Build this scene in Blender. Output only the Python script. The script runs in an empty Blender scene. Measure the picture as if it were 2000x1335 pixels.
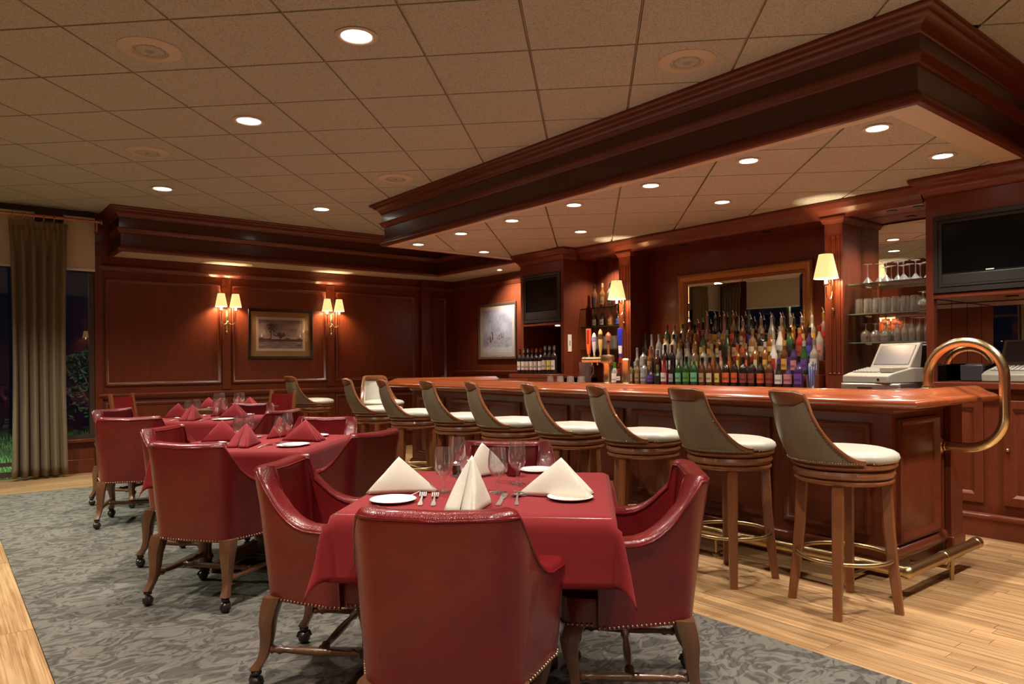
import bpy, bmesh, math, random
from mathutils import Vector, Matrix, noise
random.seed(7)
SC = bpy.context.scene
COL = SC.collection
PI = math.pi
R = math.radians
S2 = math.sqrt(.5)

# ------------------------------------------------------------------ camera
cam_data = bpy.data.cameras.new('camera')
cam = bpy.data.objects.new('camera', cam_data)
COL.objects.link(cam)
cam_data.sensor_width = 36
cam_data.lens = 36 * 1408 / 2000
cam_data.shift_y = 0.02
cam_data.clip_start = .05
cam.matrix_world = (Matrix.Translation((0, 0, 1.24)) @ Matrix.Rotation(R(-38.7), 4, 'Z')
                    @ Matrix.Rotation(R(90), 4, 'X') @ Matrix.Rotation(R(-.45), 4, 'Z'))
SC.camera = cam

# ------------------------------------------------------------------ world, exposure, lamps' strengths
world = bpy.data.worlds.new('night_sky')
SC.world = world
world.use_nodes = True
wb = world.node_tree.nodes['Background']
wb.inputs[0].default_value = (.010, .014, .030, 1)
wb.inputs[1].default_value = .12
SC.view_settings.view_transform = 'Standard'
SC.view_settings.look = 'None'
SC.view_settings.gamma = 1
SC.view_settings.use_curve_mapping = False
SC.view_settings.exposure = 0.66
SC.cycles.use_denoising = True
SC.cycles.max_bounces = 10
SC.cycles.diffuse_bounces = 6
SC.cycles.glossy_bounces = 4
SC.cycles.transmission_bounces = 8
SC.cycles.transparent_max_bounces = 16
SC.cycles.sample_clamp_indirect = 6
SC.cycles.caustics_reflective = False
SC.cycles.caustics_refractive = False
SPOT_W = 165        # ceiling downlight
SOFFIT_W = 72       # bar soffit downlight
SCONCE_W = 24
LAMP_COL = (1, .93, .81)
LENS_E = 9
SHADE_E = .95

# ------------------------------------------------------------------ helpers
def C(r, g, b, a=1):
    f = lambda v: (v / 255 / 12.92) if v <= 10 else ((v / 255 + .055) / 1.055) ** 2.4
    return (f(r), f(g), f(b), a)

def E(e1, e2):
    return ((e1 + e2) * S2, (e2 - e1) * S2)

class MB:
    """collects vertices and faces of one mesh"""
    def __init__(s):
        s.v = []; s.f = []
    def add(s, vs, fs):
        n = len(s.v)
        s.v += [tuple(p) for p in vs]
        s.f += [tuple(i + n for i in f) for f in fs]
        return s
    def box(s, x0, y0, z0, x1, y1, z1):
        return s.add([(x0, y0, z0), (x1, y0, z0), (x1, y1, z0), (x0, y1, z0),
                      (x0, y0, z1), (x1, y0, z1), (x1, y1, z1), (x0, y1, z1)],
                     [(0, 3, 2, 1), (4, 5, 6, 7), (0, 1, 5, 4), (1, 2, 6, 5), (2, 3, 7, 6), (3, 0, 4, 7)])
    def loft(s, rings, closed=True, cap=True, loop=False):
        n = len(rings[0]); vs = [p for r in rings for p in r]; fs = []
        m = len(rings)
        for i in range(m if loop else m - 1):
            a = i * n; b = ((i + 1) % m) * n
            for j in range(n if closed else n - 1):
                k = (j + 1) % n
                fs.append((a + j, a + k, b + k, b + j))
        if cap and closed and not loop:
            fs.append(tuple(range(n))[::-1]); fs.append(tuple((m - 1) * n + j for j in range(n)))
        return s.add(vs, fs)
    def lathe(s, prof, n=16, c=(0, 0, 0), cap=True):
        rings = [[(c[0] + r * math.cos(2 * PI * j / n), c[1] + r * math.sin(2 * PI * j / n), c[2] + z)
                  for j in range(n)] for r, z in prof]
        return s.loft(rings, True, cap)
    def tube(s, path, r, n=8, loop=False, up=(0, 0, 1)):
        P = [Vector(p) for p in path]; m = len(P)
        rr = r if isinstance(r, (list, tuple)) else [r] * m
        rings = []; prev = None
        for i in range(m):
            if loop: t = P[(i + 1) % m] - P[i - 1]
            else: t = P[min(i + 1, m - 1)] - P[max(i - 1, 0)]
            t.normalize()
            if prev is None:
                u = Vector(up)
                if abs(t.dot(u)) > .95: u = Vector((1, 0, 0))
                prev = u
            a = prev - t * prev.dot(t)
            a.normalize(); prev = a
            b = t.cross(a)
            rings.append([P[i] + (a * math.cos(2 * PI * j / n) + b * math.sin(2 * PI * j / n)) * rr[i] for j in range(n)])
        return s.loft(rings, True, not loop, loop)
    def sweep(s, path, prof, loop=False):
        """closed profile of (outward, z) along a plan path, mitred; outward is left of travel"""
        m = len(path); rings = []
        for i in range(m):
            p = Vector(path[i])
            d0 = (Vector(path[i]) - Vector(path[i - 1])) if (i > 0 or loop) else None
            d1 = (Vector(path[(i + 1) % m]) - p) if (i < m - 1 or loop) else None
            d0 = d0.normalized() if d0 is not None else d1.normalized()
            d1 = d1.normalized() if d1 is not None else d0
            n0 = Vector((-d0.y, d0.x)); n1 = Vector((-d1.y, d1.x))
            k = (n0 + n1); k = k / max(1e-6, (1 + n0.dot(n1)))
            rings.append([(p.x + k.x * d, p.y + k.y * d, z) for d, z in prof])
        return s.loft(rings, True, True, loop)
    def frame(s, P, u0, v0, u1, v1, prof, cap=False):
        """rings of (inset, height) round a rectangle on a plane mapped by P(u, v, n)"""
        rings = [[P(u0 + i, v0 + i, n), P(u1 - i, v0 + i, n), P(u1 - i, v1 - i, n), P(u0 + i, v1 - i, n)] for i, n in prof]
        n0 = len(s.v)
        s.loft(rings, True, False)
        if cap:
            k = n0 + (len(prof) - 1) * 4
            s.f.append((k, k + 1, k + 2, k + 3))
        return s
    def grid(s, nu, nv, fn):
        vs = [fn(i / nu, j / nv) for i in range(nu + 1) for j in range(nv + 1)]
        fs = [(i * (nv + 1) + j, (i + 1) * (nv + 1) + j, (i + 1) * (nv + 1) + j + 1, i * (nv + 1) + j + 1)
              for i in range(nu) for j in range(nv)]
        return s.add(vs, fs)
    def poly(s, pts, z0, z1):
        n = len(pts)
        return s.add([(x, y, z0) for x, y in pts] + [(x, y, z1) for x, y in pts],
                     [tuple(range(n))[::-1], tuple(range(n, 2 * n))] + [(j, (j + 1) % n, n + (j + 1) % n, n + j) for j in range(n)])
    def ball(s, c, r, n=10, m=6, sx=1, sy=1, sz=1):
        rings = []
        for i in range(m + 1):
            a = -PI / 2 + PI * i / m
            q = max(.02, math.cos(a))
            rings.append([(c[0] + sx * r * q * math.cos(2 * PI * j / n), c[1] + sy * r * q * math.sin(2 * PI * j / n), c[2] + sz * r * math.sin(a)) for j in range(n)])
        return s.loft(rings)
    def mesh(s, name, ang=35):
        me = bpy.data.meshes.new(name)
        me.from_pydata(s.v, [], s.f)
        bm = bmesh.new(); bm.from_mesh(me)
        bmesh.ops.remove_doubles(bm, verts=bm.verts, dist=1e-6)
        bmesh.ops.recalc_face_normals(bm, faces=bm.faces)
        bm.to_mesh(me); bm.free()
        if ang:
            me.polygons.foreach_set('use_smooth', [True] * len(me.polygons))
            me.set_sharp_from_angle(angle=R(ang))
        return me
    def obj(s, name, mat, parent=None, loc=None, rot=None, bev=0, ang=35, kind=None, label=None):
        return place(name, s.mesh(name, ang), mat, parent, loc, rot, bev, kind, label)

def place(name, me, mat=None, parent=None, loc=None, rot=None, bev=0, kind=None, label=None):
    o = bpy.data.objects.new(name, me)
    COL.objects.link(o)
    if mat is not None and me is not None and not me.materials: me.materials.append(mat)
    if parent is not None: o.parent = parent
    if loc is not None: o.location = loc
    if rot is not None: o.rotation_euler = rot if isinstance(rot, (tuple, list)) else (0, 0, rot)
    if bev:
        b = o.modifiers.new('bevel', 'BEVEL'); b.width = bev; b.segments = 2; b.limit_method = 'ANGLE'; b.angle_limit = R(40)
    if kind: o['kind'] = kind
    if label: o['label'] = label
    return o

def thing(name, label, cat, loc=(0, 0, 0), rot=0, group=None):
    o = place(name, None, loc=loc, rot=rot)
    o['label'] = label; o['category'] = cat
    if group: o['group'] = group
    return o

def tag(o, label, cat, group=None):
    o['label'] = label; o['category'] = cat
    if group: o['group'] = group
    return o

CACHE = {}
def cached(key, fn, ang=35):
    if key not in CACHE: CACHE[key] = fn().mesh(key, ang)
    return CACHE[key]
def copy_tree(o, parent=None):
    c = o.copy(); COL.objects.link(c)
    if parent is not None: c.parent = parent
    for ch in KIDS.get(o.name, ()): copy_tree(ch, c)
    return c
KIDS = {}

def clip_poly(pts, x0, y0, x1, y1):
    def cut(p, ins, inter):
        out = []
        for i in range(len(p)):
            a, b = p[i - 1], p[i]
            if ins(b):
                if not ins(a): out.append(inter(a, b))
                out.append(b)
            elif ins(a): out.append(inter(a, b))
        return out
    def ix(x): return lambda a, b: (x, a[1] + (b[1] - a[1]) * (x - a[0]) / (b[0] - a[0]))
    def iy(y): return lambda a, b: (a[0] + (b[0] - a[0]) * (y - a[1]) / (b[1] - a[1]), y)
    for ins, it in ((lambda q: q[0] >= x0, ix(x0)), (lambda q: q[0] <= x1, ix(x1)), (lambda q: q[1] >= y0, iy(y0)), (lambda q: q[1] <= y1, iy(y1))):
        if len(pts) < 3: return []
        pts = cut(pts, ins, it)
    return pts
def area(p): return abs(sum(p[i - 1][0] * p[i][1] - p[i][0] * p[i - 1][1] for i in range(len(p)))) / 2 if len(p) > 2 else 0

# ------------------------------------------------------------------ materials
def mat(name, col=(.5, .5, .5, 1), rough=.5, metal=0, coat=0, spec=.5, emit=None, es=0, trans=0):
    m = bpy.data.materials.new(name); m.use_nodes = True
    b = m.node_tree.nodes['Principled BSDF']
    b.inputs['Base Color'].default_value = col
    b.inputs['Roughness'].default_value = rough
    b.inputs['Metallic'].default_value = metal
    b.inputs['Coat Weight'].default_value = coat
    b.inputs['Coat Roughness'].default_value = .08
    b.inputs['Specular IOR Level'].default_value = spec
    b.inputs['Transmission Weight'].default_value = trans
    if emit:
        b.inputs['Emission Color'].default_value = emit
        b.inputs['Emission Strength'].default_value = es
    m.diffuse_color = col
    return m
def nd(m, t, **kw):
    n = m.node_tree.nodes.new(t)
    for k, v in kw.items():
        if k in n.inputs: n.inputs[k].default_value = v
        else: setattr(n, k, v)
    return n
def ln(m, a, ao, b, bi): m.node_tree.links.new(a.outputs[ao], b.inputs[bi])
def coords(m, scale=(1, 1, 1), rot=(0, 0, 0), kind='Object'):
    t = nd(m, 'ShaderNodeTexCoord'); mp = nd(m, 'ShaderNodeMapping')
    mp.inputs['Scale'].default_value = scale; mp.inputs['Rotation'].default_value = rot
    ln(m, t, kind, mp, 'Vector')
    return mp
def ramp(m, stops):
    r = nd(m, 'ShaderNodeValToRGB')
    e = r.color_ramp.elements
    while len(e) < len(stops): e.new(.5)
    for i, (p, c) in enumerate(stops): e[i].position = p; e[i].color = c
    return r
def bump(m, src, out, strength=.1, dist=.01):
    b = nd(m, 'ShaderNodeBump'); b.inputs['Strength'].default_value = strength; b.inputs['Distance'].default_value = dist
    ln(m, src, out, b, 'Height'); ln(m, b, 'Normal', m.node_tree.nodes['Principled BSDF'], 'Normal')
def wood(name, c1, c2, stretch=(14, 14, 1.2), rough=.35, coat=.2, vary=0.0, coat_rough=.12, spec=.5, rot=(0, 0, 0), streak=0):
    m = mat(name, c1, rough, coat=coat, spec=spec)
    b = m.node_tree.nodes['Principled BSDF']; b.inputs['Coat Roughness'].default_value = coat_rough
    mp = coords(m, stretch, rot)
    oi = nd(m, 'ShaderNodeObjectInfo')
    ad = nd(m, 'ShaderNodeVectorMath', operation='ADD')
    sc = nd(m, 'ShaderNodeVectorMath', operation='SCALE'); sc.inputs['Scale'].default_value = 37
    cb = nd(m, 'ShaderNodeCombineXYZ')
    for k in 'XYZ': ln(m, oi, 'Random', cb, k)
    ln(m, cb, 'Vector', sc, 0); ln(m, mp, 'Vector', ad, 0); ln(m, sc, 'Vector', ad, 1)
    n = nd(m, 'ShaderNodeTexNoise', Scale=1.6, Detail=6, Roughness=.6, Distortion=.9)
    ln(m, ad, 'Vector', n, 'Vector')
    r = ramp(m, [(.25, c2), (.75, c1)])
    if streak:
        ms = nd(m, 'ShaderNodeVectorMath', operation='MULTIPLY'); ms.inputs[1].default_value = (5, .7, 1) if stretch[0] > stretch[1] else (.7, 5, 1)
        ln(m, ad, 'Vector', ms, 0)
        n9 = nd(m, 'ShaderNodeTexNoise', Scale=1.5, Detail=4, Distortion=.5); ln(m, ms, 'Vector', n9, 'Vector')
        q = nd(m, 'ShaderNodeMath', operation='MULTIPLY_ADD'); q.inputs[1].default_value = streak; q.use_clamp = True
        q2 = nd(m, 'ShaderNodeMath', operation='SUBTRACT'); q2.inputs[1].default_value = .5
        ln(m, n9, 'Fac', q2, 0); ln(m, q2, 'Value', q, 0); ln(m, n, 'Fac', q, 2); ln(m, q, 'Value', r, 'Fac')
    else: ln(m, n, 'Fac', r, 'Fac')
    if vary:
        hs = nd(m, 'ShaderNodeHueSaturation')
        mr = nd(m, 'ShaderNodeMapRange'); mr.inputs['To Min'].default_value = 1 - vary; mr.inputs['To Max'].default_value = 1 + vary
        ln(m, oi, 'Random', mr, 'Value'); ln(m, mr, 'Result', hs, 'Value'); ln(m, r, 'Color', hs, 'Color')
        ln(m, hs, 'Color', b, 'Base Color')
    else: ln(m, r, 'Color', b, 'Base Color')
    bump(m, n, 'Fac', .03, .003)
    return m

M = {}
M['mahogany'] = wood('mahogany', (.158, .034, .013, 1), (.112, .023, .0095, 1), rough=.36, coat=.08, spec=.4)
M['mahogany_h'] = wood('mahogany_long_grain', (.158, .034, .013, 1), (.112, .023, .0095, 1), stretch=(1.2, 1.2, 14), rough=.33, coat=.15, spec=.4)
M['mahogany_shaded'] = wood('shaded_mahogany_board', (.080, .024, .012, 1), (.060, .016, .008, 1), stretch=(1.2, 1.2, 14), rough=.3, coat=.2, spec=.4)  # same mahogany, darkened to paint shade onto the upright soffit fascia boards
M['bar_top'] = wood('varnished_bar_wood', (.34, .080, .024, 1), (.25, .050, .015, 1), stretch=(12, 1, 12), rough=.22, coat=.9, coat_rough=.1)
M['walnut'] = wood('stool_wood', (.25, .086, .030, 1), (.16, .050, .016, 1), stretch=(8, 8, 2), rough=.3, coat=.5)
M['leg_wood'] = wood('chair_leg_wood', (.17, .075, .035, 1), (.10, .042, .020, 1), stretch=(10, 10, 2), rough=.33, coat=.4)
M['oak'] = wood('oak_floor', (.49, .305, .150, 1), (.27, .135, .052, 1), stretch=(16, 1.1, 10), rough=.36, coat=.25, vary=.24, coat_rough=.25, streak=1.6)
M['oak_x'] = wood('oak_floor_cross', (.43, .275, .140, 1), (.27, .140, .056, 1), stretch=(1.1, 16, 10), rough=.36, coat=.25, vary=.12, coat_rough=.25, streak=1.6)
M['dark'] = mat('dark_gap', (.012, .008, .006, 1), .8)

def leather():
    m = mat('burgundy_leather', (.165, .010, .010, 1), .29, coat=.25)
    mp = coords(m, (1, 1, 1))
    v = nd(m, 'ShaderNodeTexVoronoi', Scale=170); v.feature = 'DISTANCE_TO_EDGE'
    ln(m, mp, 'Vector', v, 'Vector')
    n = nd(m, 'ShaderNodeTexNoise', Scale=7, Detail=4); ln(m, mp, 'Vector', n, 'Vector')
    r = ramp(m, [(.3, (.130, .006, .008, 1)), (.7, (.180, .0095, .011, 1))]); ln(m, n, 'Fac', r, 'Fac')
    ln(m, r, 'Color', m.node_tree.nodes['Principled BSDF'], 'Base Color')
    bump(m, v, 'Distance', .35, .003)
    return m
M['leather'] = leather()
def vinyl(name, c1, c2):
    m = mat(name, c1, .42, coat=.05)
    mp = coords(m)
    n = nd(m, 'ShaderNodeTexNoise', Scale=9, Detail=5); ln(m, mp, 'Vector', n, 'Vector')
    r = ramp(m, [(.3, c2), (.7, c1)]); ln(m, n, 'Fac', r, 'Fac')
    ln(m, r, 'Color', m.node_tree.nodes['Principled BSDF'], 'Base Color')
    n2 = nd(m, 'ShaderNodeTexNoise', Scale=160, Detail=2); ln(m, mp, 'Vector', n2, 'Vector')
    bump(m, n2, 'Fac', .12, .002)
    return m
M['vinyl'] = vinyl('cream_vinyl', (.50, .47, .39, 1), (.43, .40, .33, 1))
M['vinyl_tan'] = vinyl('tan_vinyl', (.225, .175, .108, 1), (.19, .145, .09, 1))
def fabric(name, c1, c2, scale=260, rough=.85):
    m = mat(name, c1, rough, spec=.25)
    b = m.node_tree.nodes['Principled BSDF']; b.inputs['Sheen Weight'].default_value = .06
    mp = coords(m)
    n = nd(m, 'ShaderNodeTexNoise', Scale=scale, Detail=2); ln(m, mp, 'Vector', n, 'Vector')
    r = ramp(m, [(.3, c2), (.7, c1)]); ln(m, n, 'Fac', r, 'Fac'); ln(m, r, 'Color', b, 'Base Color')
    bump(m, n, 'Fac', .15, .001)
    return m
M['cloth'] = fabric('burgundy_cloth', (.245, .016, .019, 1), (.205, .013, .016, 1))
M['napkin_red'] = fabric('burgundy_napkin', (.29, .026, .032, 1), (.25, .021, .027, 1))
M['napkin'] = fabric('ivory_napkin', (.80, .745, .64, 1), (.74, .68, .58, 1))
M['curtain'] = fabric('olive_curtain', (.215, .165, .100, 1), (.175, .135, .082, 1), 120)
M['blind'] = fabric('cream_blind', (.62, .53, .41, 1), (.56, .475, .36, 1), 60)
def carpet():
    m = mat('patterned_carpet', (.15, .13, .11, 1), .95, spec=.1)
    b = m.node_tree.nodes['Principled BSDF']
    mp = coords(m, (1.8, 2.8, 1), (0, 0, R(35)))
    n0 = nd(m, 'ShaderNodeTexNoise', Scale=2.2, Detail=2); ln(m, mp, 'Vector', n0, 'Vector')
    mx = nd(m, 'ShaderNodeMix', data_type='VECTOR') if False else None
    sub = nd(m, 'ShaderNodeVectorMath', operation='MULTIPLY_ADD')
    ln(m, n0, 'Color', sub, 0); sub.inputs[1].default_value = (.55, .55, 0); ln(m, mp, 'Vector', sub, 2)
    n1 = nd(m, 'ShaderNodeTexNoise', Scale=4.3, Detail=.8, Distortion=2.2); ln(m, sub, 'Vector', n1, 'Vector')
    w = nd(m, 'ShaderNodeTexWave', Scale=3.3, Distortion=9, Detail=2); w.inputs['Detail Scale'].default_value = 1.4
    ln(m, sub, 'Vector', w, 'Vector')
    r1 = ramp(m, [(.45, (.072, .067, .061, 1)), (.51, (.172, .155, .134, 1))]); ln(m, n1, 'Fac', r1, 'Fac')
    r2 = ramp(m, [(.10, (.074, .068, .060, 1)), (.26, (.176, .154, .130, 1))]); ln(m, w, 'Fac', r2, 'Fac')
    mix = nd(m, 'ShaderNodeMixRGB', blend_type='MIX'); mix.inputs[0].default_value = .28
    ln(m, r1, 'Color', mix, 1); ln(m, r2, 'Color', mix, 2)
    n3 = nd(m, 'ShaderNodeTexNoise', Scale=330, Detail=1); ln(m, mp, 'Vector', n3, 'Vector')
    mul = nd(m, 'ShaderNodeMixRGB', blend_type='MULTIPLY'); mul.inputs[0].default_value = .6
    r3 = ramp(m, [(.3, (.55, .55, .55, 1)), (.7, (1.25, 1.25, 1.25, 1))]); ln(m, n3, 'Fac', r3, 'Fac')
    ln(m, mix, 'Color', mul, 1); ln(m, r3, 'Color', mul, 2); ln(m, mul, 'Color', b, 'Base Color')
    bump(m, n3, 'Fac', .5, .004)
    return m
M['carpet'] = carpet()
def tile():
    m = mat('ceiling_tile', (.50, .41, .32, 1), .9, spec=.2)
    mp = coords(m)
    n = nd(m, 'ShaderNodeTexNoise', Scale=150, Detail=2); ln(m, mp, 'Vector', n, 'Vector')
    r = ramp(m, [(.34, (.32, .335, .305, 1)), (.5, (.50, .53, .49, 1))]); ln(m, n, 'Fac', r, 'Fac')
    ln(m, r, 'Color', m.node_tree.nodes['Principled BSDF'], 'Base Color')
    bump(m, n, 'Fac', .25, .002)
    return m
M['tile'] = tile()
M['tbar'] = mat('ceiling_grid_metal', (.30, .27, .21, 1), .5)
M['cream'] = mat('cream_paint', (.60, .55, .45, 1), .45)
M['brass'] = mat('polished_brass', (.86, .69, .40, 1), .22, 1)
M['brass_old'] = mat('aged_brass', (.50, .37, .19, 1), .32, 1)
M['copper'] = mat('copper_rod', (.48, .19, .10, 1), .35, .6)
M['steel'] = mat('stainless_steel', (.78, .76, .72, 1), .36, 1)
M['black'] = mat('black_plastic', (.012, .011, .010, 1), .35)
M['tvgrey'] = mat('tv_bezel', (.020, .017, .015, 1), .45)
M['screen'] = mat('tv_screen', (.002, .002, .002, 1), .22, spec=.25)
M['china'] = mat('white_china', (.84, .82, .77, 1), .15, coat=.4)
M['ivory'] = mat('ivory_plastic', (.33, .30, .245, 1), .45)
M['ivory_dark'] = mat('ivory_plastic_dark', (.22, .20, .17, 1), .4)
M['lcd'] = mat('grey_display', (.13, .125, .15, 1), .3)
M['mirror'] = mat('mirror_glass', (.80, .80, .78, 1), .0, 1)
M['gilt'] = mat('gilt_frame', (.40, .19, .055, 1), .38, .55)
M['caster'] = mat('dark_caster', (.05, .04, .035, 1), .3, .5)
M['nail'] = mat('nailhead', (.42, .30, .18, 1), .32, .9)
M['white'] = mat('white_plastic', (.75, .73, .68, 1), .4)
M['grass'] = mat('lawn_grass', (.09, .25, .05, 1), .8)
M['leaf'] = mat('bush_leaf', (.02, .055, .02, 1), .6)
M['soil'] = mat('lawn_soil', (.045, .075, .02, 1), .9)
M['far_wall'] = mat('far_house_wall', (.40, .34, .24, 1), .8)
M['bronze'] = mat('dark_window_frame', (.055, .032, .022, 1), .4)
def glass(name, tint=(1, 1, 1, 1), ior=1.5, rough=.0, boost=1.0, haze=0):
    m = bpy.data.materials.new(name); m.use_nodes = True
    nt = m.node_tree; nt.nodes.clear()
    out = nd(m, 'ShaderNodeOutputMaterial'); t = nd(m, 'ShaderNodeBsdfTransparent'); g = nd(m, 'ShaderNodeBsdfGlossy')
    t.inputs['Color'].default_value = tint; g.inputs['Roughness'].default_value = rough
    f = nd(m, 'ShaderNodeLayerWeight'); pw = nd(m, 'ShaderNodeMath', operation='POWER'); pw.inputs[1].default_value = 2.4
    mu = nd(m, 'ShaderNodeMath', operation='MULTIPLY_ADD'); mu.inputs[1].default_value = .55 * boost; mu.inputs[2].default_value = .05 * boost; mu.use_clamp = True
    ln(m, f, 'Facing', pw, 0)
    mx = nd(m, 'ShaderNodeMixShader')
    ln(m, pw, 'Value', mu, 0); ln(m, mu, 'Value', mx, 'Fac'); ln(m, t, 'BSDF', mx, 1); ln(m, g, 'BSDF', mx, 2)
    if haze:
        d = nd(m, 'ShaderNodeBsdfDiffuse'); d.inputs['Color'].default_value = (.9, .9, .88, 1)
        m2 = nd(m, 'ShaderNodeMixShader'); m2.inputs[0].default_value = haze
        ln(m, mx, 'Shader', m2, 1); ln(m, d, 'BSDF', m2, 2); mx = m2
    ln(m, mx, 'Shader', out, 'Surface')
    return m
M['pane'] = glass('window_glass', (.9, .92, .92, 1), 1.5, 0, 1.6)
M['pic_glass'] = glass('picture_glass', (1, 1, 1, 1), 1.45, 0, 1)
M['glassware'] = glass('stacked_glassware', (.97, .975, .97, 1), 1.45, .09, 2.2, .055)
M['glass'] = glass('drinking_glass', (.98, .985, .985, 1), 1.45, .07, 2.0, .018)
M['shelf_glass'] = glass('shelf_glass', (.80, .88, .84, 1), 1.5, .0, 1.3)
M['lens'] = mat('lit_lamp_lens', (1, 1, 1, 1), .5, emit=(1, .93, .82, 1), es=LENS_E)
M['shade'] = mat('lit_lamp_shade', (.7, .5, .28, 1), .8, emit=(1, .53, .20, 1), es=SHADE_E)
M['bulb'] = mat('lit_bulb', (1, 1, 1, 1), .5, emit=(1, .86, .6, 1), es=6)
def vcol(name, rough=.5):
    m = mat(name, rough=rough)
    a = nd(m, 'ShaderNodeVertexColor'); a.layer_name = 'print'
    ln(m, a, 'Color', m.node_tree.nodes['Principled BSDF'], 'Base Color')
    return m
M['print'] = vcol('printed_paper', .6)
def flat(col, rough=.45, coat=0):
    k = ('flat', tuple(round(c, 3) for c in col), rough, coat)
    if k not in M: M[k] = mat('colour_%02x%02x%02x' % tuple(int(255 * c ** .45) for c in col[:3]), col, rough, coat=coat)
    return M[k]
def spot(name, loc, watts, parent=None, angle=124, blend=.9, rad=.035, col=LAMP_COL, rot=None):
    l = bpy.data.lights.new(name, 'SPOT'); l.energy = watts; l.color = col; l.spot_size = R(angle); l.spot_blend = blend; l.shadow_soft_size = rad
    o = bpy.data.objects.new(name, l); COL.objects.link(o); o.location = loc
    if rot: o.rotation_euler = rot
    if parent: o.parent = parent
    return o
def point(name, loc, watts, parent=None, rad=.02, col=LAMP_COL):
    l = bpy.data.lights.new(name, 'POINT'); l.energy = watts; l.color = col; l.shadow_soft_size = rad
    o = bpy.data.objects.new(name, l); COL.objects.link(o); o.location = loc
    if parent: o.parent = parent
    return o
# ------------------------------------------------------------------ the setting
CZ = 3.03; WY = 9.65; GX = 6.48; XL = -1.2; YB = -2.6; SZ = 2.56
BX = 6.24; TX = 5.70; PX = 5.90

def structure(name, mb, m, bev=0, ang=35):
    o = mb.obj(name, m, bev=bev, ang=ang); o['kind'] = 'structure'
    return o

# floor: oak strips, each a part
floor = structure('floor', MB().box(XL, YB, -.10, GX, WY + .1, -.012), M['oak'])
def planks_y(x0, x1, y0, y1, w):
    n = max(1, round((x1 - x0) / w)); w = (x1 - x0) / n
    for i in range(n):
        y = y0 - random.uniform(0, .8)
        while y < y1:
            L = random.uniform(1.0, 1.9)
            a = max(y, y0); b = min(y + L, y1)
            if b - a > .05:
                MB().box(x0 + i * w + .0011, a + .0011, -.012, x0 + (i + 1) * w - .0011, b - .0011, random.uniform(-.0006, 0)).obj('plank', M['oak'], floor, ang=0)
            y += L
def planks_x(x0, x1, y0, y1, w):
    n = max(1, round((y1 - y0) / w)); w = (y1 - y0) / n
    for i in range(n):
        x = x0 - random.uniform(0, .8)
        while x < x1:
            L = random.uniform(1.2, 2.2)
            a = max(x, x0); b = min(x + L, x1)
            if b - a > .05:
                MB().box(a + .0011, y0 + i * w + .0011, -.012, b - .0011, y0 + (i + 1) * w - .0011, random.uniform(-.0006, 0)).obj('plank', M['oak_x'], floor, ang=0)
            x += L
planks_y(2.90, 4.25, .2, 8.47, .075)
planks_y(4.25, 5.70, .3, 2.0, .075)
planks_x(-.9, 3.2, 8.47, 9.64, .09)
planks_y(.06, .36, 1.5, 8.47, .30)
planks_y(-.4, .06, 1.5, 8.47, .23)

cp = MB().box(.36, YB + .1, -.011, 2.90, 8.47, .006).obj('carpet', M['carpet'], ang=0)
tag(cp, 'grey brown carpet patterned with swirling leaves under the dining tables', 'carpet')

# ceiling: grid of square tiles turned 45 degrees, each a part
ceiling = structure('ceiling', MB().box(XL, YB, CZ + .03, GX, WY + .1, CZ + .09), M['tbar'], ang=0)
T = .6075
def tiles(parent, z, rects, o1, o2, th=.014, gap=.0075, minarea=.004, mp=None):
    for x0, y0, x1, y1 in rects:
        es = [((x - y) * S2, (x + y) * S2) for x in (x0, x1) for y in (y0, y1)]
        i0 = math.floor((min(e[0] for e in es) - o1) / T); i1 = math.ceil((max(e[0] for e in es) - o1) / T)
        j0 = math.floor((min(e[1] for e in es) - o2) / T); j1 = math.ceil((max(e[1] for e in es) - o2) / T)
        for i in range(i0, i1):
            for j in range(j0, j1):
                a, b = o1 + i * T + gap, o1 + (i + 1) * T - gap
                c, d = o2 + j * T + gap, o2 + (j + 1) * T - gap
                p = clip_poly([E(a, c), E(b, c), E(b, d), E(a, d)], x0, y0, x1, y1)
                if area(p) > minarea:
                    MB().poly(p, z, z + th).obj('ceiling_tile', M['tile'], parent, ang=0)
    return
CO1, CO2 = -2.770, 3.519
tiles(ceiling, CZ, [(XL, YB + .6, 4.0, WY), (4.0, 7.36, 6.0, WY), (4.0, -.6, GX, 1.50)], CO1, CO2)
for k in range(-14, 9):       # T bars of the grid, recessed between the tiles
    for d in (0, 1):
        v = (CO1 if d == 0 else CO2) + k * T
        w = .004
        q = [E(v - w, -9), E(v + w, -9), E(v + w, 16), E(v - w, 16)] if d == 0 else [E(-9, v - w), E(16, v - w), E(16, v + w), E(-9, v + w)]
        q = clip_poly(q, XL + .01, YB + .01, 4.0, WY - .01)
        if area(q) > .003: MB().poly(q, CZ + .006, CZ + .03).obj('grid_bar', M['tbar'], ceiling, ang=0)

# walls
wall_far = structure('wall_far', MB().box(1.46, WY, 0, GX + .12, WY + .1, CZ + .03), M['mahogany'])
wall_right = structure('wall_right', MB().box(GX, YB, 0, GX + .12, WY, CZ + .03), M['mahogany'])
wall_near = structure('wall_near', MB().box(XL, YB - .1, 0, GX, YB, CZ + .03), M['mahogany'])
wall_left = structure('wall_left', MB().box(XL - .12, YB, 0, XL, 3.95, CZ + .03).box(XL - .12, 5.35, 0, XL, 6.7, CZ + .03).box(XL - .12, 3.95, 0, XL, 5.35, .35).box(XL - .12, 3.95, 2.95, XL, 5.35, CZ + .03).box(XL - .12, 8.95, 0, XL, WY + .1, CZ + .03)
                      .box(XL - .12, 6.7, 0, XL, 8.95, .35).box(XL - .12, 6.7, 2.95, XL, 8.95, CZ + .03), M['mahogany'])

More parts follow.
